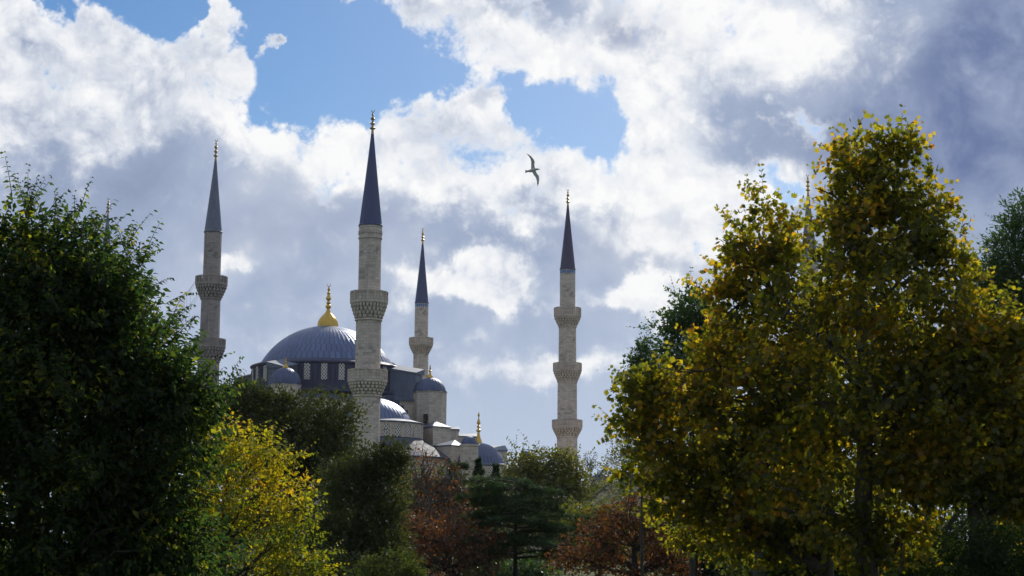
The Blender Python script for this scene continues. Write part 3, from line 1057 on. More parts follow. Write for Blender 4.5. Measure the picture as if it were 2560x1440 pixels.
# ------------------------------------------------------------------ trees
def leaf_mat(name, stops, trans=0.5, gloss=0.05, tint=0.35, tscale=0.5, gain=1.6):
    """stops: leaf colours from the commonest green to the turned ones"""
    m, g = new_mat(name)
    geo = g.node('ShaderNodeNewGeometry')
    tc = g.node('ShaderNodeTexCoord')
    clump = g.noise(tc.outputs['Object'], tscale, 3, 0.6)
    f = g.math('ADD', g.math('MULTIPLY', geo.outputs['Random Per Island'], 1 - tint), g.math('MULTIPLY', g.remap(clump, 0.30, 0.70), tint))
    col = g.ramp(f, stops)
    d = g.node('ShaderNodeBsdfDiffuse')
    g.put(d.inputs['Color'], g.vmath('SCALE', col, scale=0.8))
    t = g.node('ShaderNodeBsdfTranslucent')
    g.put(t.inputs['Color'], g.vmath('MULTIPLY', col, (gain * 1.0, gain, gain * 0.6)))
    mx = g.node('ShaderNodeMixShader')
    mx.inputs[0].default_value = trans
    g.put(mx.inputs[1], d.outputs[0])
    g.put(mx.inputs[2], t.outputs[0])
    gl = g.node('ShaderNodeBsdfGlossy')
    gl.inputs['Roughness'].default_value = 0.45
    gl.inputs['Color'].default_value = (0.8, 0.8, 0.8, 1)
    m2 = g.node('ShaderNodeMixShader')
    m2.inputs[0].default_value = gloss
    g.put(m2.inputs[1], mx.outputs[0])
    g.put(m2.inputs[2], gl.outputs[0])
    out = g.node('ShaderNodeOutputMaterial')
    g.put(out.inputs[0], m2.outputs[0])
    return m


def bark_mat(name, a, b):
    m, g = new_mat(name)
    tc = g.node('ShaderNodeTexCoord')
    n = g.noise(g.vmath('MULTIPLY', tc.outputs['Object'], (1, 1, 0.45)), 5.0, 6, 0.65)
    col = g.mix(g.remap(n, 0.35, 0.65), a, b)
    bs = g.node('ShaderNodeBsdfPrincipled')
    g.put(bs.inputs['Base Color'], col)
    bs.inputs['Roughness'].default_value = 0.9
    bp = g.node('ShaderNodeBump')
    bp.inputs['Distance'].default_value = 0.04
    g.put(bp.inputs['Height'], n)
    g.put(bs.inputs['Normal'], bp.outputs[0])
    out = g.node('ShaderNodeOutputMaterial')
    g.put(out.inputs[0], bs.outputs[0])
    return m


# leaf shapes: unit length along +y, blade facing +z
def shape_oval(w=0.46, fold=0.10, droop=0.16):
    v = [(0, 0, 0), (-w / 2, 0.42, fold), (w / 2, 0.42, fold), (0, 0.5, 0), (0, 1.0, -droop)]
    return np.array(v), [(0, 3, 1), (1, 3, 4), (0, 2, 3), (2, 4, 3)]


def shape_lobed():
    pol = [(-95, 0.30), (-62, 0.52), (-48, 0.33), (-30, 0.62), (-14, 0.40), (0, 0.72), (14, 0.40), (30, 0.62), (48, 0.33), (62, 0.52), (95, 0.30)]
    v = [(0, 0.28, 0.0)] + [(r * math.sin(R(a)), 0.28 + r * math.cos(R(a)), -0.10 * (r / 0.6) ** 2 + (0.05 if k % 2 else -0.02)) for k, (a, r) in enumerate(pol)]
    v.append((0, 0.0, 0.0))
    n = len(pol)
    f = [(0, i, i + 1) for i in range(1, n)] + [(0, n, n + 1), (0, n + 1, 1)]
    return np.array(v), f


def shape_needle(w=0.10):
    v = [(0, 0, 0), (-w, 0.45, 0.02), (w, 0.45, 0.02), (0, 1, -0.06)]
    return np.array(v), [(0, 2, 3, 1)]


def shape_tuft():
    """a spray of three narrow blades"""
    v, f = [], []
    for a in (-38, 0, 36):
        s, c = math.sin(R(a)), math.cos(R(a))
        o = len(v)
        L = 1.0 if a == 0 else 0.8
        for x, y, z in ((0, 0, 0), (-0.07, 0.5, 0.03), (0.07, 0.5, 0.03), (0, 1.0, -0.05)):
            x, y = x * L, y * L
            v.append((x * c + y * s, -x * s + y * c, z))
        f.append((o, o + 2, o + 3, o + 1))
    return np.array(v), f


def unitv(a):
    return a / (np.linalg.norm(a, axis=-1, keepdims=True) + 1e-9)


def leaf_mesh(name, pos, dirv, nrm, size, shape, mat, parent, loc, stems=None, smat=None):
    """one mesh of many leaf blades"""
    sv, sf = shape
    y = unitv(dirv)
    z = unitv(nrm - y * np.sum(nrm * y, axis=1, keepdims=True))
    x = np.cross(y, z)
    Nn, K = len(pos), len(sv)
    V = pos[:, None, :] + size[:, None, None] * (sv[None, :, 0:1] * x[:, None, :] + sv[None, :, 1:2] * y[:, None, :] + sv[None, :, 2:3] * z[:, None, :])
    V = (V - np.array(loc)).reshape(-1, 3)
    ls = np.array([len(f) for f in sf])
    lv = np.concatenate([np.array(f) for f in sf])
    loops = (lv[None, :] + (np.arange(Nn) * K)[:, None]).reshape(-1)
    starts = np.concatenate([[0], np.cumsum(ls)[:-1]])
    lstart = (starts[None, :] + (np.arange(Nn) * len(lv))[:, None]).reshape(-1)
    ltot = np.tile(ls, Nn)
    mi = np.zeros(len(lstart), np.int32)
    if stems is not None and stems.v:
        sl = np.array([len(f) for f in stems.f])
        lstart = np.concatenate([lstart, len(loops) + np.concatenate([[0], np.cumsum(sl)[:-1]])])
        loops = np.concatenate([loops, np.concatenate([np.array(f) for f in stems.f]) + len(V)])
        ltot = np.concatenate([ltot, sl])
        V = np.vstack([V, np.array(stems.v) - np.array(loc)])
        mi = np.concatenate([mi, np.ones(len(sl), np.int32)])
    me = bpy.data.meshes.new(name)
    me.vertices.add(len(V))
    me.vertices.foreach_set('co', V.astype(np.float32).ravel())
    me.loops.add(len(loops))
    me.loops.foreach_set('vertex_index', loops.astype(np.int32))
    me.polygons.add(len(lstart))
    me.polygons.foreach_set('loop_start', lstart.astype(np.int32))
    me.polygons.foreach_set('loop_total', ltot.astype(np.int32))
    me.polygons.foreach_set('material_index', mi)
    me.update(calc_edges=True)
    me.materials.append(mat)
    if smat is not None:
        me.materials.append(smat)
    o = bpy.data.objects.new(name, me)
    COL.objects.link(o)
    o.parent = parent
    return o


def bend_path(a, b, n, sag, wob, r):
    a, b = np.array(a, float), np.array(b, float)
    L = np.linalg.norm(b - a)
    pts = []
    for i in range(n + 1):
        t = i / n
        p = a + (b - a) * t + np.array((0, 0, sag * L * 4 * t * (1 - t)))
        if 0 < i < n:
            p = p + r.normal(size=3) * wob * L
        pts.append(p)
    return pts


def crown_points(blobs, Y, nclump, r, fluff=0.24):
    """clump centres, their radius and outward direction, inside ellipsoids given as (px, py, rx, ry[, depth offset m])"""
    cs, wts = [], []
    for bl in blobs:
        px, py, rx, ry = bl[:4]
        dy = bl[4] if len(bl) > 4 else 0.0
        c = at(px, py, Y + dy)
        k = unit(px, py, Y + dy)
        cs.append((c, np.array((rx * k, 0.85 * (rx + ry) * 0.5 * k, ry * k))))
        wts.append((rx * ry) ** 0.8)
    wts = np.array(wts) / sum(wts)
    which = r.choice(len(cs), size=nclump, p=wts)
    C = np.array([c for c, _ in cs])[which]
    S = np.array([s for _, s in cs])[which]
    d = unitv(r.normal(size=(nclump, 3)))
    q = r.uniform(0.12, 1.0, size=(nclump, 1)) ** 0.42
    q = q * (1 + 0.10 * np.sin(d[:, 0:1] * 9 + which[:, None]) * np.sin(d[:, 2:3] * 7 + 2 * which[:, None]))
    fl = r.random((nclump, 1)) < 0.16 + 0.25 * fluff
    q = np.where(fl, q * 0.2 + 0.8 * r.uniform(0.98, 1.0 + fluff, size=(nclump, 1)), q)
    P = C + d * S * q
    return P, d, q[:, 0], [c for c, _ in cs]


def tree(name, label, cat, Y, trunk_px, blobs, shape, leaf, lmat, bmat, nclump, per, clump_r, seed, trunk_r=0.2, group=None, lift=0.5, droop=0.35,
         shoot=0.0, sprigs=None, limbs=12, twigs=0, fork=0.35, top_frac=0.75, lean=0.0, hang=0.35, full=0.25, fluff=0.24):
    """clump_r, leaf: metres; per: leaves in a clump; sprigs: (count, length, leaves) long shoots at the rim"""
    r = np.random.default_rng(seed)
    P, D, Q, cen = crown_points(blobs, Y, nclump, r, fluff)
    g0 = at(trunk_px, 1365, Y)
    base = np.array((g0[0], Y, 0.0))
    root = thing(name, label, cat, tuple(base), group)
    # ---- leaves
    n = nclump * per
    ci = np.repeat(np.arange(nclump), per)
    rad = clump_r * r.uniform(0.55, 1.35, size=nclump) * np.where(Q > 0.98, 0.7, 1.0)
    off = unitv(r.normal(size=(n, 3))) * (r.uniform(0, 1, size=(n, 1)) ** 0.45) * rad[ci][:, None] * np.array((1.0, 1.0, 0.72))
    pos = P[ci] + off
    dr = unitv(off) * 0.7 + D[ci] * 0.5 + r.normal(size=(n, 3)) * 0.45 + np.array((0, 0, lift * 0.4 - droop))
    nr = r.normal(size=(n, 3)) * np.array((0.6, 0.75, 0.4)) + np.array((0, 0, 0.9 - hang)) + D[ci] * 0.35
    sz = leaf * r.uniform(0.5, 1.3, size=n)
    keep = (pos[:, 2] > 0.12) & ((Q[ci] < 0.98) | (r.random(n) < 0.5)) & (r.random(n) < full + 1.2 * r.random(nclump)[ci])
    pos, dr, nr, sz = pos[keep], dr[keep], nr[keep], sz[keep]
    tw = MB()
    if sprigs:
        cnt, Ls, nl = sprigs
        rim = np.where(Q > np.quantile(Q, 0.55))[0]
        pick = r.choice(rim, size=cnt)
        ap, ad, an, asz = [], [], [], []
        for i in pick:
            d0 = unitv(D[i] * np.array((0.9, 0.9, 0.55)) + np.array((0, 0, lift)) + r.normal(size=3) * 0.30)
            L = Ls * r.uniform(0.5, 1.35)
            p = P[i] + D[i] * clump_r * 0.3
            side = unitv(np.cross(d0, r.normal(size=3)))
            path = [p]
            for k in range(nl):
                t = (k + 1) / nl
                d1 = unitv(d0 + np.array((0, 0, -0.55 * droop * t * t)))
                p = p + d1 * L / nl
                path.append(p)
                for s in (1, -1):
                    if r.random() < 0.88:
                        ap.append(p)
                        ad.append(d1 * 0.55 + side * s * 0.8 + np.array((0, 0, -0.75 * droop)) + r.normal(size=3) * 0.15)
                        an.append(np.array((0, 0, 1.0 - 1.3 * hang)) + r.normal(size=3) * np.array((0.5, 0.8, 0.3)) + d1 * 0.2)
                        asz.append(leaf * r.uniform(0.7, 1.15) * (1 - 0.35 * t))
            tw.tube(path[::2] if len(path) > 4 else path, [0.007 * (1 - 0.7 * q / len(path[::2] if len(path) > 4 else path)) for q in range(len(path[::2] if len(path) > 4 else path))], 3)
        pos = np.vstack([pos, np.array(ap)])
        dr = np.vstack([dr, np.array(ad)])
        nr = np.vstack([nr, np.array(an)])
        sz = np.concatenate([sz, np.array(asz)])
    leaf_mesh('crown', pos, dr, nr, sz, shape, lmat, root, base, tw, bmat)
    # ---- trunk and limbs
    zs = P[:, 2]
    ztop = np.quantile(zs, top_frac)
    zlow = max(np.quantile(zs, 0.02), 1.0)
    tb = MB()
    mid = np.array(cen).mean(axis=0)
    tipx = base[0] + lean
    hs = np.linspace(0, 1, 9)
    path = [np.array((base[0] + (tipx - base[0]) * h + r.normal() * 0.05 * trunk_r * 4 * (h > 0), Y + r.normal() * 0.08 * (h > 0), ztop * h)) for h in hs]
    tb.tube([path[0] - np.array((0, 0, 0.15))] + path, [trunk_r * 1.5] + [trunk_r * (1.22 if h == 0 else 1.0) * (1 - 0.80 * h) for h in hs], 9)
    order = r.choice(nclump, size=min(limbs, nclump), replace=False)
    ends = []
    for i in order:
        e = P[i] - D[i] * clump_r * 0.4
        hz = min(max(zlow * 0.7, e[2] - abs(e[0] - base[0]) * r.uniform(fork, fork + 0.6) - 0.3), ztop * 0.93)
        hz = max(hz, min(zlow * 0.55, ztop * 0.5))
        f = hz / ztop
        s = path[0] + (path[-1] - path[0]) * f
        s[2] = hz
        rr = trunk_r * (1 - 0.8 * f) * 0.55
        bp = bend_path(s, e, 6, r.uniform(-0.05, 0.08), 0.025, r)
        tb.tube(bp, [rr * (1 - 0.82 * k / 6) for k in range(7)], 6)
        ends.append(bp)
    for i in r.choice(nclump, size=min(twigs, nclump), replace=twigs > nclump):
        e = P[i] + r.normal(size=3) * clump_r * 0.5
        best = min(ends, key=lambda b: np.linalg.norm(b[4] - e))
        s = best[r.integers(2, 6)]
        bp = bend_path(s, e, 4, 0.03, 0.04, r)
        tb.tube(bp, [trunk_r * 0.10 * (1 - 0.8 * k / 4) + 0.004 for k in range(5)], 4)
    t = tb.build('trunk', bmat, None, sharp=60, loc=tuple(base))
    t.parent = root
    t.location = (0, 0, 0)
    return root


B_DARK = bark_mat('bark_dark', (0.022, 0.018, 0.014), (0.055, 0.045, 0.034))
B_PLANE = bark_mat('bark_plane', (0.035, 0.030, 0.022), (0.085, 0.075, 0.052))
B_GREY = bark_mat('bark_grey', (0.06, 0.055, 0.045), (0.15, 0.14, 0.115))
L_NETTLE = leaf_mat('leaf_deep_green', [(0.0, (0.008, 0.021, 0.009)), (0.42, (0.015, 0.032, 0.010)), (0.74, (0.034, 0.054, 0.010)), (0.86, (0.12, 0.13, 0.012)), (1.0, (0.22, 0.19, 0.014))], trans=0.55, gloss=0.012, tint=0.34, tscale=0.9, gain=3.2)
L_YELLOW = leaf_mat('leaf_yellow', [(0.0, (0.050, 0.080, 0.010)), (0.30, (0.11, 0.14, 0.010)), (0.52, (0.24, 0.23, 0.010)), (0.80, (0.42, 0.30, 0.012)), (1.0, (0.42, 0.21, 0.012))], trans=0.52, gloss=0.03, tint=0.50, tscale=0.9, gain=2.0)
L_OAK = leaf_mat('leaf_evergreen', [(0.0, (0.026, 0.040, 0.012)), (0.5, (0.048, 0.064, 0.017)), (0.85, (0.085, 0.098, 0.024)), (1.0, (0.15, 0.15, 0.03))], trans=0.38, gloss=0.03, tint=0.4, tscale=0.35, gain=1.5)
L_BUSH = leaf_mat('leaf_bush', [(0.0, (0.026, 0.045, 0.011)), (0.6, (0.048, 0.068, 0.014)), (1.0, (0.12, 0.125, 0.024))], trans=0.45, gloss=0.02, tint=0.3, tscale=0.5)
L_PLANE = leaf_mat('leaf_plane', [(0.0, (0.024, 0.036, 0.007)), (0.36, (0.054, 0.062, 0.007)), (0.60, (0.122, 0.113, 0.007)), (0.79, (0.23, 0.165, 0.008)), (0.93, (0.25, 0.120, 0.009)), (1.0, (0.12, 0.038, 0.009))], trans=0.60, gloss=0.020, tint=0.42, tscale=0.55, gain=3.3)
L_MID = leaf_mat('leaf_olive_yellow', [(0.0, (0.05, 0.075, 0.012)), (0.5, (0.10, 0.115, 0.014)), (0.85, (0.19, 0.17, 0.018)), (1.0, (0.26, 0.19, 0.02))], trans=0.45, gloss=0.05, tint=0.4, tscale=0.3)
L_PALE = leaf_mat('leaf_pale_green', [(0.0, (0.08, 0.105, 0.04)), (0.6, (0.13, 0.15, 0.055)), (1.0, (0.22, 0.20, 0.06))], trans=0.4, gloss=0.06, tint=0.3, tscale=0.3)
L_RUST = leaf_mat('leaf_rust', [(0.0, (0.060, 0.028, 0.014)), (0.5, (0.115, 0.042, 0.016)), (0.85, (0.19, 0.070, 0.018)), (1.0, (0.26, 0.15, 0.02))], trans=0.42, gloss=0.04, tint=0.3, tscale=0.4)
L_CEDAR = leaf_mat('needle_cedar', [(0.0, (0.020, 0.045, 0.022)), (0.6, (0.034, 0.072, 0.030)), (1.0, (0.065, 0.115, 0.040))], trans=0.3, gloss=0.04, tint=0.4, tscale=0.4)
L_GREEN = leaf_mat('leaf_fresh_green', [(0.0, (0.025, 0.06, 0.014)), (0.6, (0.045, 0.095, 0.018)), (1.0, (0.08, 0.13, 0.024))], trans=0.42, gloss=0.06, tint=0.3, tscale=0.5)
OVAL, SLIM, LOBED, TUFT, BROAD = shape_oval(), shape_oval(0.32, 0.07, 0.14), shape_lobed(), shape_tuft(), shape_oval(0.62, 0.12, 0.2)

# the big dark tree
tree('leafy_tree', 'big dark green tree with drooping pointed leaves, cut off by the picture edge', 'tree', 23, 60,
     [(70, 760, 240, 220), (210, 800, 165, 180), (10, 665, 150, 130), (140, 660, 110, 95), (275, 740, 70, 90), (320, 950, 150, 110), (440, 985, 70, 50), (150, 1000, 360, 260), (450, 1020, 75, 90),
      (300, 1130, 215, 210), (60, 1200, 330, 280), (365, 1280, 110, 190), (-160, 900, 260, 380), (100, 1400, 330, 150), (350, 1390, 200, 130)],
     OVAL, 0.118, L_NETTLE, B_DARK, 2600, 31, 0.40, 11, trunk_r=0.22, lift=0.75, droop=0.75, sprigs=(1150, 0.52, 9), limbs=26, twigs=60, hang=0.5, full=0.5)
tree('autumn_tree', 'bright yellow autumn tree glowing in the sun below the dark evergreens', 'tree', 31, 560,
     [(545, 1095, 65, 75), (480, 1210, 60, 90), (600, 1150, 80, 80), (690, 1150, 45, 45), (560, 1200, 110, 100), (640, 1260, 130, 130), (720, 1290, 55, 110), (590, 1380, 190, 140), (730, 1400, 75, 90), (790, 1440, 40, 50), (520, 1300, 90, 120)],
     BROAD, 0.088, L_YELLOW, B_DARK, 620, 24, 0.30, 12, trunk_r=0.12, lift=0.4, droop=0.35, sprigs=(230, 0.36, 6), limbs=14, twigs=40)
# dark evergreens before the mosque
tree('evergreen_tree', 'dark olive evergreen below the great dome with a broad uneven top', 'tree', 66, 720,
     [(610, 1010, 70, 65), (680, 1010, 50, 45), (740, 1035, 80, 55), (830, 1035, 55, 55), (850, 1080, 45, 60), (700, 1110, 150, 110), (820, 1140, 70, 80), (620, 1180, 120, 160), (780, 1230, 130, 130), (560, 1080, 60, 90), (720, 1350, 170, 110)],
     OVAL, 0.17, L_OAK, B_DARK, 1700, 28, 0.50, 13, trunk_r=0.3, full=0.5, lift=0.6, droop=0.1, sprigs=(160, 0.6, 5), limbs=16, twigs=40, group=None)
tree('evergreen_tree', 'grey green evergreen with lighter leaf tips at the foot of the thick minaret', 'tree', 56, 900,
     [(985, 1135, 28, 30), (960, 1160, 50, 40), (905, 1170, 55, 50), (955, 1230, 65, 70), (870, 1210, 70, 60), (900, 1300, 110, 90), (960, 1350, 60, 90), (850, 1370, 90, 100), (930, 1430, 110, 70)],
     OVAL, 0.15, L_OAK, B_DARK, 1000, 28, 0.42, 14, trunk_r=0.25, full=0.4, lift=0.6, droop=0.1, sprigs=(110, 0.5, 5), limbs=12, twigs=30)
tree('leafy_bush', 'light green bush low in front of the rusty bare branches', 'bush', 47, 990,
     [(985, 1425, 60, 45), (930, 1445, 60, 40), (1030, 1440, 30, 22)], OVAL, 0.11, L_BUSH, B_DARK, 170, 26, 0.28, 15, trunk_r=0.07, limbs=6, sprigs=(40, 0.35, 5), droop=0.15)
# thinning brown trees
tree('bare_tree', 'thinning tree of bare grey twigs with few rusty leaves below the half dome', 'tree', 80, 1075,
     [(1050, 1180, 65, 65), (1110, 1200, 60, 55), (1150, 1250, 60, 60), (1040, 1270, 70, 70), (1100, 1310, 120, 80), (1190, 1330, 60, 60)],
     BROAD, 0.15, L_RUST, B_GREY, 420, 9, 0.6, 16, trunk_r=0.26, lift=0.3, droop=0.4, limbs=40, twigs=900, fork=0.2)
tree('rusty_tree', 'low russet tree of dry brown leaves under the dark cedar', 'tree', 70, 1120,
     [(1060, 1340, 90, 60), (1150, 1350, 90, 60), (1210, 1380, 70, 60), (1100, 1410, 140, 60), (1020, 1390, 50, 60)],
     BROAD, 0.15, L_RUST, B_DARK, 420, 14, 0.5, 17, trunk_r=0.22, lift=0.2, droop=0.5, limbs=22, twigs=200, fork=0.2)
tree('rusty_tree', 'russet brown autumn tree with dark trunk beside the yellowing plane tree', 'tree', 62, 1588,
     [(1600, 1275, 85, 45), (1540, 1310, 90, 50), (1650, 1310, 80, 60), (1480, 1360, 70, 55), (1580, 1370, 130, 70), (1690, 1370, 60, 70), (1600, 1430, 150, 50), (1430, 1400, 50, 40)],
     BROAD, 0.14, L_RUST, B_DARK, 620, 15, 0.46, 18, trunk_r=0.17, lift=0.2, droop=0.5, limbs=22, twigs=220, fork=0.2)
tree('round_tree', 'yellowish green round topped tree below the lone three balcony minaret', 'tree', 112, 1370,
     [(1365, 1160, 60, 40), (1310, 1175, 45, 40), (1410, 1170, 40, 40), (1360, 1215, 95, 60), (1285, 1200, 30, 40), (1440, 1220, 40, 50), (1400, 1270, 85, 60), (1310, 1260, 60, 60)],
     BROAD, 0.24, L_MID, B_DARK, 760, 20, 0.75, 19, trunk_r=0.35, lift=0.5, droop=0.2, sprigs=(120, 0.9, 5), limbs=14, twigs=60)
tree('sparse_tree', 'thin pale tree of scattered leaves and bare twigs beside the lone minaret', 'tree', 135, 1480,
     [(1480, 1165, 40, 40), (1510, 1185, 35, 45), (1465, 1215, 40, 50), (1505, 1250, 50, 50)],
     BROAD, 0.22, L_PALE, B_GREY, 150, 7, 0.8, 20, trunk_r=0.22, limbs=16, twigs=150, fork=0.6, droop=0.3)
tree('pale_tree', 'hazy pale green tree showing beyond the rust coloured crown', 'tree', 150, 1580,
     [(1560, 1125, 35, 35), (1590, 1150, 50, 45), (1555, 1175, 40, 45), (1600, 1210, 70, 60), (1540, 1235, 60, 50), (1640, 1160, 60, 60)],
     OVAL, 0.24, L_PALE, B_GREY, 520, 17, 0.9, 21, trunk_r=0.3, limbs=12, twigs=60, droop=0.15)
# plane trees
tree('plane_tree', 'tallest plane tree, yellow green with lobed leaves and a pointed crown', 'tree', 36, 2165,
     [(2180, 390, 42, 50), (2245, 395, 32, 45), (2125, 385, 28, 36), (2185, 460, 80, 76), (2235, 470, 44, 70), (2118, 470, 45, 65), (2180, 580, 150, 110), (2190, 565, 70, 60), (2285, 590, 50, 70), (2098, 580, 42, 60), (2190, 720, 215, 150), (2360, 680, 50, 70), (2120, 880, 240, 170), (2300, 880, 150, 160),
      (2345, 605, 24, 34), (2205, 345, 26, 20), (2128, 350, 12, 18), (2165, 322, 8, 14), (2275, 372, 14, 22), (2318, 450, 12, 24), (2360, 505, 16, 14), (2372, 545, 8, 10), (2085, 400, 10, 16), (2070, 470, 10, 14), (2405, 720, 14, 12), (2392, 660, 22, 34), (2308, 500, 18, 34), (2430, 780, 50, 60), (2200, 1050, 300, 160), (2150, 1210, 260, 120), (2250, 1340, 130, 80), (2130, 1350, 90, 70)],
     LOBED, 0.165, L_PLANE, B_PLANE, 1000, 27, 0.38, 22, fluff=0.42, trunk_r=0.26, lift=0.6, droop=0.4, sprigs=(560, 0.55, 5), limbs=30, twigs=160, hang=0.6, fork=0.5, group='plane trees')
tree('plane_tree', 'broad orange flecked plane tree in front of the half hidden minaret', 'tree', 38, 2060,
     [(1948, 530, 16, 50), (1965, 470, 6, 16), (1925, 500, 6, 14), (1868, 545, 8, 22), (1842, 600, 8, 12), (1815, 650, 10, 14), (1990, 560, 9, 18), (1800, 700, 14, 14), (1900, 590, 55, 70), (1940, 615, 40, 55), (1860, 640, 45, 60), (1930, 700, 120, 90), (1830, 740, 50, 70), (1960, 840, 160, 120), (1800, 870, 60, 80), (1850, 960, 180, 120), (1690, 990, 100, 70), (1605, 985, 50, 45), (1560, 950, 16, 20), (1572, 1075, 18, 12), (1630, 935, 14, 16), (1620, 1050, 70, 60),
      (1760, 1090, 180, 120), (1650, 1170, 90, 80), (1920, 1130, 160, 160), (1800, 1240, 150, 80), (1980, 1290, 130, 90), (1710, 1240, 70, 60), (1860, 1330, 120, 60), (2000, 1370, 90, 60)],
     LOBED, 0.165, L_PLANE, B_PLANE, 1000, 27, 0.38, 23, fluff=0.42, trunk_r=0.24, lift=0.5, droop=0.4, sprigs=(480, 0.55, 5), limbs=30, twigs=160, hang=0.6, fork=0.45, group='plane trees')
tree('plane_tree', 'shadowy plane tree with forking dark trunk near the fresh green bush', 'tree', 35, 2440,
     [(2440, 830, 60, 70), (2510, 860, 60, 60), (2560, 830, 40, 50), (2400, 930, 110, 100), (2530, 960, 90, 110), (2430, 1080, 180, 130), (2580, 1100, 90, 130), (2330, 1180, 130, 70), (2500, 1200, 130, 70), (2580, 1280, 60, 90)],
     LOBED, 0.165, L_PLANE, B_DARK, 900, 24, 0.40, 24, trunk_r=0.19, lift=0.4, droop=0.45, sprigs=(180, 0.55, 5), limbs=20, twigs=60, fork=0.5, group='plane trees')
# hidden crowns added to keep sun off the lower planes, then darker trees behind
tree('shade_tree', 'dark evergreen crown added behind the tallest plane tree to block the sun', 'tree', 47, 2200,
     [(2180, 850, 150, 110), (2080, 980, 140, 120), (2280, 980, 150, 120), (2180, 1120, 200, 120)],
     BROAD, 0.16, L_OAK, B_DARK, 620, 24, 0.5, 30, trunk_r=0.25, limbs=12, full=0.4)
tree('shade_tree', 'dark evergreen crown added behind the broad orange flecked plane tree to block the sun', 'tree', 49, 1900,
     [(1960, 1090, 110, 90), (1840, 1130, 110, 80), (1920, 1200, 170, 80)],
     BROAD, 0.16, L_OAK, B_DARK, 480, 24, 0.5, 31, trunk_r=0.25, limbs=12, full=0.3)
tree('shade_tree', 'dark evergreen crown added behind the forking plane tree to block the sun', 'tree', 47, 2480,
     [(2460, 980, 100, 90), (2550, 1060, 110, 110), (2420, 1100, 110, 90), (2500, 1190, 150, 80)],
     BROAD, 0.16, L_OAK, B_DARK, 480, 24, 0.5, 32, trunk_r=0.25, limbs=12, full=0.4)
tree('dark_tree', 'dark green bushy tree standing behind the orange flecked plane tree', 'tree', 58, 1730,
     [(1725, 770, 40, 45), (1690, 800, 40, 40), (1760, 800, 50, 60), (1715, 860, 75, 80), (1780, 880, 70, 80), (1680, 900, 45, 60), (1740, 980, 100, 90)],
     BROAD, 0.16, L_GREEN, B_DARK, 560, 24, 0.5, 25, trunk_r=0.13, lift=0.8, droop=0.2, sprigs=(90, 0.7, 6), limbs=12, twigs=30, group=None)
tree('columnar_tree', 'slim dark pointed tree rising above the orange tinted plane branches', 'tree', 56, 1605,
     [(1606, 855, 9, 32), (1606, 900, 17, 45), (1575, 925, 13, 30), (1610, 960, 35, 60)],
     BROAD, 0.12, L_GREEN, B_DARK, 190, 20, 0.30, 26, trunk_r=0.06, lift=1.1, droop=0.1, limbs=6)
tree('dark_tree', 'tall dark bluish green tree cut off by the picture edge above the plane branches', 'tree', 52, 2550,
     [(2565, 550, 40, 70), (2530, 570, 28, 40), (2535, 650, 50, 60), (2480, 690, 60, 50), (2450, 690, 36, 44), (2440, 745, 34, 40), (2500, 620, 30, 40), (2570, 720, 60, 70), (2520, 760, 70, 50), (2470, 740, 45, 40), (2540, 830, 80, 60), (2640, 760, 80, 160)],
     SLIM, 0.17, L_GREEN, B_DARK, 820, 26, 0.40, 27, trunk_r=0.2, full=0.6, lift=0.8, droop=0.1, sprigs=(110, 0.6, 6), limbs=22, twigs=60, fork=0.5)
tree('shade_tree', 'shaded dense tree filling the gap behind the forking plane trunk', 'tree', 78, 2320,
     [(2150, 1120, 150, 110), (2350, 1100, 160, 120), (2540, 1120, 130, 130), (2250, 1260, 170, 90), (2480, 1250, 150, 100)],
     BROAD, 0.22, L_OAK, B_DARK, 520, 20, 0.8, 28, trunk_r=0.3, limbs=12)
tree('shade_tree', 'shaded dense tree filling the gap between russet tree and plane trunks', 'tree', 82, 1880,
     [(1800, 1120, 130, 110), (1950, 1100, 140, 130), (1880, 1250, 180, 100), (2040, 1230, 110, 110)],
     BROAD, 0.22, L_OAK, B_DARK, 480, 20, 0.8, 29, trunk_r=0.3, limbs=12)
# a dim belt of trees and hedges closing the view under the crowns
for i, (lab, px, Y, bl) in enumerate((
        ('shaded hedge tree behind the trunk of the big dark tree', 120, 70, [(40, 1330, 150, 110), (200, 1340, 150, 110), (120, 1440, 200, 60)]),
        ('shaded hedge tree behind the dark branches beside the yellow tree', 420, 74, [(350, 1320, 140, 120), (500, 1330, 120, 110), (420, 1430, 180, 60)]),
        ('shaded hedge tree low behind the cedar and russet tree', 1400, 125, [(1180, 1330, 140, 70), (1360, 1350, 140, 60), (1520, 1340, 130, 60), (1680, 1340, 120, 60)]),
        ('shaded hedge tree behind the thinning bare twigs below the half dome', 1090, 98, [(1040, 1230, 60, 60), (1110, 1240, 70, 60), (1170, 1260, 60, 50), (1080, 1320, 120, 80)]),
        ('shaded hedge tree low behind the golden shrub', 1830, 100, [(1700, 1370, 130, 60), (1840, 1360, 130, 70), (1990, 1370, 120, 60)]),
        ('shaded hedge tree low behind the tall plane trunk', 2150, 96, [(2080, 1350, 110, 80), (2200, 1350, 120, 80), (2310, 1370, 100, 60)]),
        ('shaded hedge tree low behind the fresh green bush', 2470, 98, [(2400, 1350, 120, 80), (2530, 1350, 120, 90)]))):
    tree('hedge_tree', lab, 'tree', Y, px, bl + [(px, 1430, 170, 30)], BROAD, 0.0030 * Y, L_OAK, B_DARK, 420, 20, 0.010 * Y, 70 + i, trunk_r=0.2, limbs=8, droop=0.2)
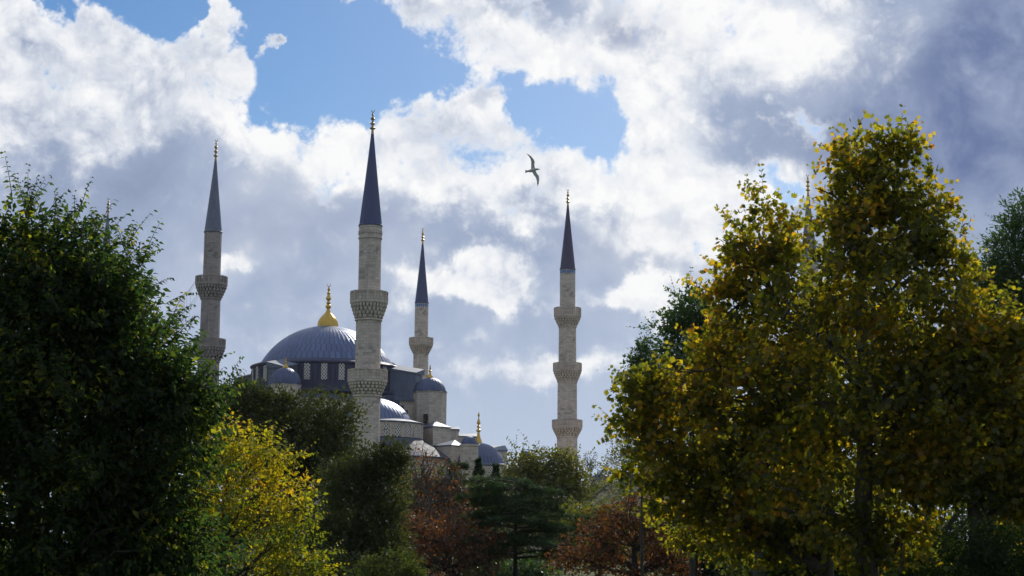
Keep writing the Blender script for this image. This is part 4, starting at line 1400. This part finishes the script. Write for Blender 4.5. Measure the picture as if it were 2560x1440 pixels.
# shrubs along the bottom
for i, (lab, px, Y, bl, lm, n) in enumerate((
        ('sunlit yellow green shrub between the two plane trunks', 2245, 58, [(2250, 1370, 70, 50), (2200, 1410, 60, 40), (2300, 1400, 60, 50), (2250, 1440, 110, 40)], L_MID, 330),
        ('fresh green bush under the branches of the forking plane tree', 2545, 50, [(2540, 1360, 45, 60), (2560, 1420, 60, 50), (2500, 1430, 40, 40)], L_GREEN, 260),
        ('golden leaved shrub low behind the broad plane trunk', 1910, 60, [(1900, 1370, 70, 40), (1960, 1390, 60, 40), (1850, 1395, 50, 30), (1930, 1430, 100, 35)], L_MID, 300),
        ('low dark blue green shrub beside the russet tree trunk', 1770, 64, [(1740, 1420, 60, 35), (1810, 1410, 60, 35), (1770, 1440, 100, 30)], L_CEDAR, 260),
        ('low yellowish shrub behind the dark cedar boughs', 1500, 90, [(1460, 1300, 60, 40), (1520, 1320, 60, 40), (1480, 1360, 80, 50)], L_MID, 260),
        ('low green shrub at the edge of the sunny lawn below the cedar', 1240, 92, [(1200, 1425, 60, 25), (1280, 1430, 60, 22), (1340, 1425, 40, 22)], L_GREEN, 170),
        ('dark leafy shrub between the trunks of the tall and forking plane trees', 2350, 42, [(2310, 1390, 70, 60), (2390, 1410, 80, 60), (2280, 1440, 80, 40)], L_NETTLE, 330),
        ('dark leafy shrub hiding the foot of the broad plane tree', 2030, 44, [(1990, 1410, 80, 50), (2070, 1420, 70, 45), (2020, 1440, 110, 30)], L_NETTLE, 330),
        ('yellowing shrub in the shade below the lowest plane branches', 1740, 42, [(1720, 1330, 60, 40), (1790, 1350, 70, 45), (1840, 1330, 60, 50)], L_PLANE, 300),
        ('large dim shrub before the foot of the forking plane tree', 2460, 33, [(2440, 1360, 80, 60), (2520, 1390, 80, 70), (2400, 1430, 90, 50), (2560, 1440, 90, 50)], L_NETTLE, 420),
        ('dim evergreen shrub beneath the bright yellow tree', 690, 52, [(700, 1420, 90, 60), (800, 1430, 80, 50), (860, 1440, 60, 40)], L_OAK, 240))):
    tree('garden_shrub', lab, 'shrub', Y, px, bl, BROAD, 0.0026 * Y, lm, B_DARK, n, 20, 0.0085 * Y, 40 + i, trunk_r=0.06, limbs=8, sprigs=(40, 0.4, 5), droop=0.25)


def conifer(label, Y, px, tip_py, half_px, base_py, seed, tiers, mat, flat=0.0, name='conifer', cat='conifer', extra=()):
    """whorls of level boughs carrying needle sprays; half_px(t): bough length in pixels at t from tip to base"""
    r = np.random.default_rng(seed)
    top = at(px, tip_py, Y)
    k = unit(px, tip_py, Y)
    base = np.array((top[0], Y, 0.0))
    root = thing(name, label, cat, tuple(base))
    zb = at(px, base_py, Y)[2]
    tr = max(0.10, 0.022 * top[2])
    tb = MB()
    tb.tube([base - np.array((0, 0, 0.15)), base + np.array((0, 0, top[2] * 0.5)), base + np.array((0, 0, top[2]))], [tr * 1.2, tr * 0.7, 0.02], 8)
    pos, dr, nr, sz = [], [], [], []
    boughs = []
    for i in range(tiers):
        t = (i + 0.5) / tiers
        z = top[2] + (zb - top[2]) * t
        L0 = half_px(t) * k
        nb = r.integers(5, 9)
        a0 = r.uniform(0, 6.28)
        for j in range(nb):
            a = a0 + 6.283 * j / nb + r.normal() * 0.2
            boughs.append((z + r.normal() * 0.15, a, L0 * r.uniform(0.6, 1.12)))
    for (py, a, Lpx) in extra:
        boughs.append((at(px, py, Y)[2], a, Lpx * k))
    for (z, a, L) in boughs:
        d = np.array((math.cos(a), math.sin(a), 0.0))
        s = np.array((base[0], base[1], z))
        up = r.uniform(-0.02, 0.22) * (1 - flat)
        path = []
        for q in range(6):
            f = q / 5
            path.append(s + d * L * f + np.array((0, 0, L * (up * f - 0.16 * f * f * (1 - flat) + 0.05 * flat * math.sin(f * 3)))))
        tb.tube(path, [max(0.012, 0.016 * L * (1 - 0.85 * q / 5)) for q in range(6)], 5)
        n = int(50 + 170 * L)
        f = r.uniform(0.22, 1.0, n) ** 0.75
        side = np.array((-d[1], d[0], 0))
        wid = 0.26 * L * (1.15 - f) + 0.10
        idx = np.clip(f * 5, 0, 4.999)
        i0 = idx.astype(int)
        pa = np.array(path)
        p = pa[i0] + (pa[i0 + 1] - pa[i0]) * (idx - i0)[:, None]
        sd = r.uniform(-1, 1, n)
        p = p + side[None, :] * (sd * wid)[:, None] + np.array((0, 0, 1.0))[None, :] * (r.normal(size=n) * 0.07 - 0.10 * np.abs(sd) * wid)[:, None]
        pos.append(p)
        dr.append(d[None, :] * 0.6 + side[None, :] * sd[:, None] * 0.8 + r.normal(size=(n, 3)) * 0.35)
        nr.append(np.array((0, 0, 1.0))[None, :] + r.normal(size=(n, 3)) * 0.4)
        sz.append(r.uniform(0.7, 1.3, n) * (0.0013 + 0.0010 * min(L, 2.0) / 2.0) * Y)
    leaf_mesh('crown', np.vstack(pos), np.vstack(dr), np.vstack(nr), np.concatenate(sz), TUFT, mat, root, base)
    t = tb.build('trunk', B_DARK, None, sharp=60, loc=tuple(base))
    t.parent = root
    t.location = (0, 0, 0)


conifer('dark spreading cedar with level boughs between the russet trees', 72, 1290, 1196, lambda t: 55 + 120 * min(1.0, t * 1.6), 1395, 51, 9, L_CEDAR, flat=0.6, name='cedar_tree', cat='cedar',
        extra=[(1205, math.pi, 130), (1215, math.pi - 0.3, 120), (1225, 0.1, 120), (1300, 0.0, 190), (1330, 0.2, 200), (1320, -0.3, 180), (1350, -0.6, 190), (1290, 2.6, 150), (1245, 3.4, 150), (1345, 3.3, 140)])
conifer('small pointed conifer just below the gilded corner dome', 104, 1196, 1147, lambda t: 2 + 50 * t, 1300, 52, 11, L_CEDAR)
conifer('slender conifer tip before the dark grey corner dome', 108, 1240, 1164, lambda t: 1.5 + 42 * t, 1300, 53, 10, L_CEDAR)
conifer('young cedar with one long bough pointing at the round stair turret', 98, 1128, 1158, lambda t: 3 + 45 * t, 1290, 54, 9, L_CEDAR, flat=0.4, extra=[(1160, 0.1, 42), (1170, 0.25, 40)])


# ------------------------------------------------------------------ birds
def bird_mat():
    m, g = new_mat('plumage')
    tc = g.node('ShaderNodeTexCoord')
    s = g.node('ShaderNodeSeparateXYZ')
    g.put(s.inputs[0], tc.outputs['Object'])
    tip = g.remap(g.math('ABSOLUTE', g.math('SUBTRACT', s.outputs[2], 0.02)), 0.50, 0.60)
    col = g.mix(tip, (0.50, 0.49, 0.47), (0.03, 0.03, 0.035))
    n = g.noise(tc.outputs['Object'], 14.0, 4)
    col = g.mix(g.remap(n, 0.4, 0.7, 0, 0.3), col, (0.26, 0.26, 0.27))
    bs = g.node('ShaderNodeBsdfPrincipled')
    g.put(bs.inputs['Base Color'], col)
    bs.inputs['Roughness'].default_value = 0.8
    out = g.node('ShaderNodeOutputMaterial')
    g.put(out.inputs[0], bs.outputs[0])
    return m


def fuse(mb, name, mat, voxel):
    """weld the pieces of an animal into one continuous skin"""
    me = bpy.data.meshes.new(name)
    me.from_pydata(mb.v, [], mb.f)
    bm_fix(me)
    o = bpy.data.objects.new(name, me)
    COL.objects.link(o)
    md = o.modifiers.new('skin', 'REMESH')
    md.mode = 'VOXEL'
    md.voxel_size = voxel
    sm = o.modifiers.new('smooth', 'SMOOTH')
    sm.iterations = 3
    dg = bpy.context.evaluated_depsgraph_get()
    new = bpy.data.meshes.new_from_object(o.evaluated_get(dg))
    o.modifiers.clear()
    o.data = new
    new.name = name
    new.shade_smooth()
    new.materials.clear()
    new.materials.append(mat)
    return o


def loft(mb, secs, n=10):
    """secs: centre, half axis a, half axis b (vectors)"""
    vs, fs = [], []
    for c, a, b in secs:
        for i in range(n):
            w = 2 * math.pi * i / n
            vs.append(np.array(c) + np.array(a) * math.cos(w) + np.array(b) * math.sin(w))
    m = len(secs)
    for j in range(m - 1):
        for i in range(n):
            k = (i + 1) % n
            fs.append((j * n + i, j * n + k, (j + 1) * n + k, (j + 1) * n + i))
    fs += [tuple(range(n - 1, -1, -1)), tuple((m - 1) * n + i for i in range(n))]
    mb.add(vs, fs)


GY = 73.0
gu = unit(1332, 426, GY) / 9.6
mb = MB()
wing = lambda secs, dep: loft(mb, [(((l[0] + t[0]) / 2 - 790, dep(i), 730 - (l[1] + t[1]) / 2), ((l[0] - t[0]) / 2, 0, -(l[1] - t[1]) / 2), (0, th, 0)) for i, (l, t, th) in enumerate(secs)], 10)
wing([((850, 700), (740, 710), 12), ((828, 600), (742, 605), 10), ((836, 520), (742, 512), 9), ((800, 450), (718, 442), 8), ((742, 392), (680, 388), 6), ((682, 350), (648, 358), 5), ((616, 328), (612, 332), 3)], lambda i: -6 * i * i * 0.6)
wing([((858, 735), (770, 765), 12), ((892, 800), (803, 838), 10), ((942, 865), (848, 890), 9), ((950, 950), (878, 968), 8), ((936, 1040), (890, 1050), 6), ((910, 1122), (904, 1124), 3)], lambda i: -6 * i * i * 0.6)
loft(mb, [((x - 790, 0, 730 - y), (0, 0, r), (0, r * q, 0)) for x, y, r, q in
          ((978, 706, 3, 1), (945, 703, 8, 1), (925, 700, 17, 1), (900, 699, 23, 1), (870, 703, 27, 1), (830, 715, 38, 1), (790, 727, 45, 0.95), (740, 738, 40, 0.85), (690, 747, 28, 0.7), (655, 753, 24, 0.5), (612, 757, 42, 0.18), (604, 758, 38, 0.15))], 12)
mb.v = [(a * gu, b * gu, c * gu) for a, b, c in mb.v]
M_BIRD = bird_mat()
gull = fuse(mb, 'gull', M_BIRD, 0.011)
p = at(1250 + 790 / 9.6, 350 + 730 / 9.6, GY)
gull.location = p
gull.rotation_euler = (R(8), 0, 0)
tag(gull, 'grey white gull gliding with spread dark tipped wings under the blue gap', 'bird')
for (px, py, Y, rx, ry, lab) in ((1494, 924, 560, 62, 75, 'tiny far bird over the pale cloud beside the lone minaret'), (1341, 1122, 520, 70, 100, 'tiny far bird just above the small domed stair turret')):
    b = gull.copy()
    COL.objects.link(b)
    b.location = at(px, py, Y)
    b.rotation_euler = (R(rx), R(ry), 0)
    b.scale = (0.75, 0.75, 0.75)
    b['label'] = lab
# a bird resting on the eave of the drum
mb = MB()
loft(mb, [((x, 0, z), (0, 0, r), (0, r * 0.9, 0)) for x, z, r in ((0.30, 0.30, 0.01), (0.24, 0.31, 0.03), (0.19, 0.32, 0.05), (0.14, 0.30, 0.055), (0.08, 0.22, 0.09), (0.0, 0.16, 0.12), (-0.12, 0.12, 0.10), (-0.24, 0.09, 0.05), (-0.36, 0.06, 0.03))], 12)
mb.tube([(0.0, 0.03, 0.10), (0.01, 0.03, -0.02)], 0.014, 6)
mb.tube([(0.0, -0.03, 0.10), (0.01, -0.03, -0.02)], 0.014, 6)
M_DARKBIRD = plain('dark_plumage', (0.10, 0.10, 0.11), rough=0.8, scale=12)
rest = fuse(mb, 'perched_bird', M_DARKBIRD, 0.012)
aa = math.atan2(-10.0, 13.0)
pe = at(991, 921, 305)
vec = np.array((pe[0] - OC[0], pe[1] - OC[1]))
vec = vec / np.linalg.norm(vec) * 188.5 * kd
rest.location = (OC[0] + vec[0], OC[1] + vec[1], zD(919.8) + 0.02)
rest.rotation_euler = (0, 0, R(200))
rest.scale = (1.35, 1.35, 1.35)
tag(rest, 'small dark bird resting on the eave of the great dome', 'bird')


# ------------------------------------------------------------------ thin autumn haze
hm = bpy.data.materials.new('haze')
hm.use_nodes = True
g = Graph(hm.node_tree)
pv = g.node('ShaderNodeVolumePrincipled')
pv.inputs['Color'].default_value = (0.90, 0.94, 1.0, 1)
pv.inputs['Density'].default_value = 0.00004
pv.inputs['Anisotropy'].default_value = 0.3
out = g.node('ShaderNodeOutputMaterial')
g.put(out.inputs['Volume'], pv.outputs[0])
mb = MB()
mb.box((0, 190, 38), (900, 900, 82))
tag(mb.build('haze', hm), 'thin pale haze in the air between the trees and the mosque', None, None, 'stuff')
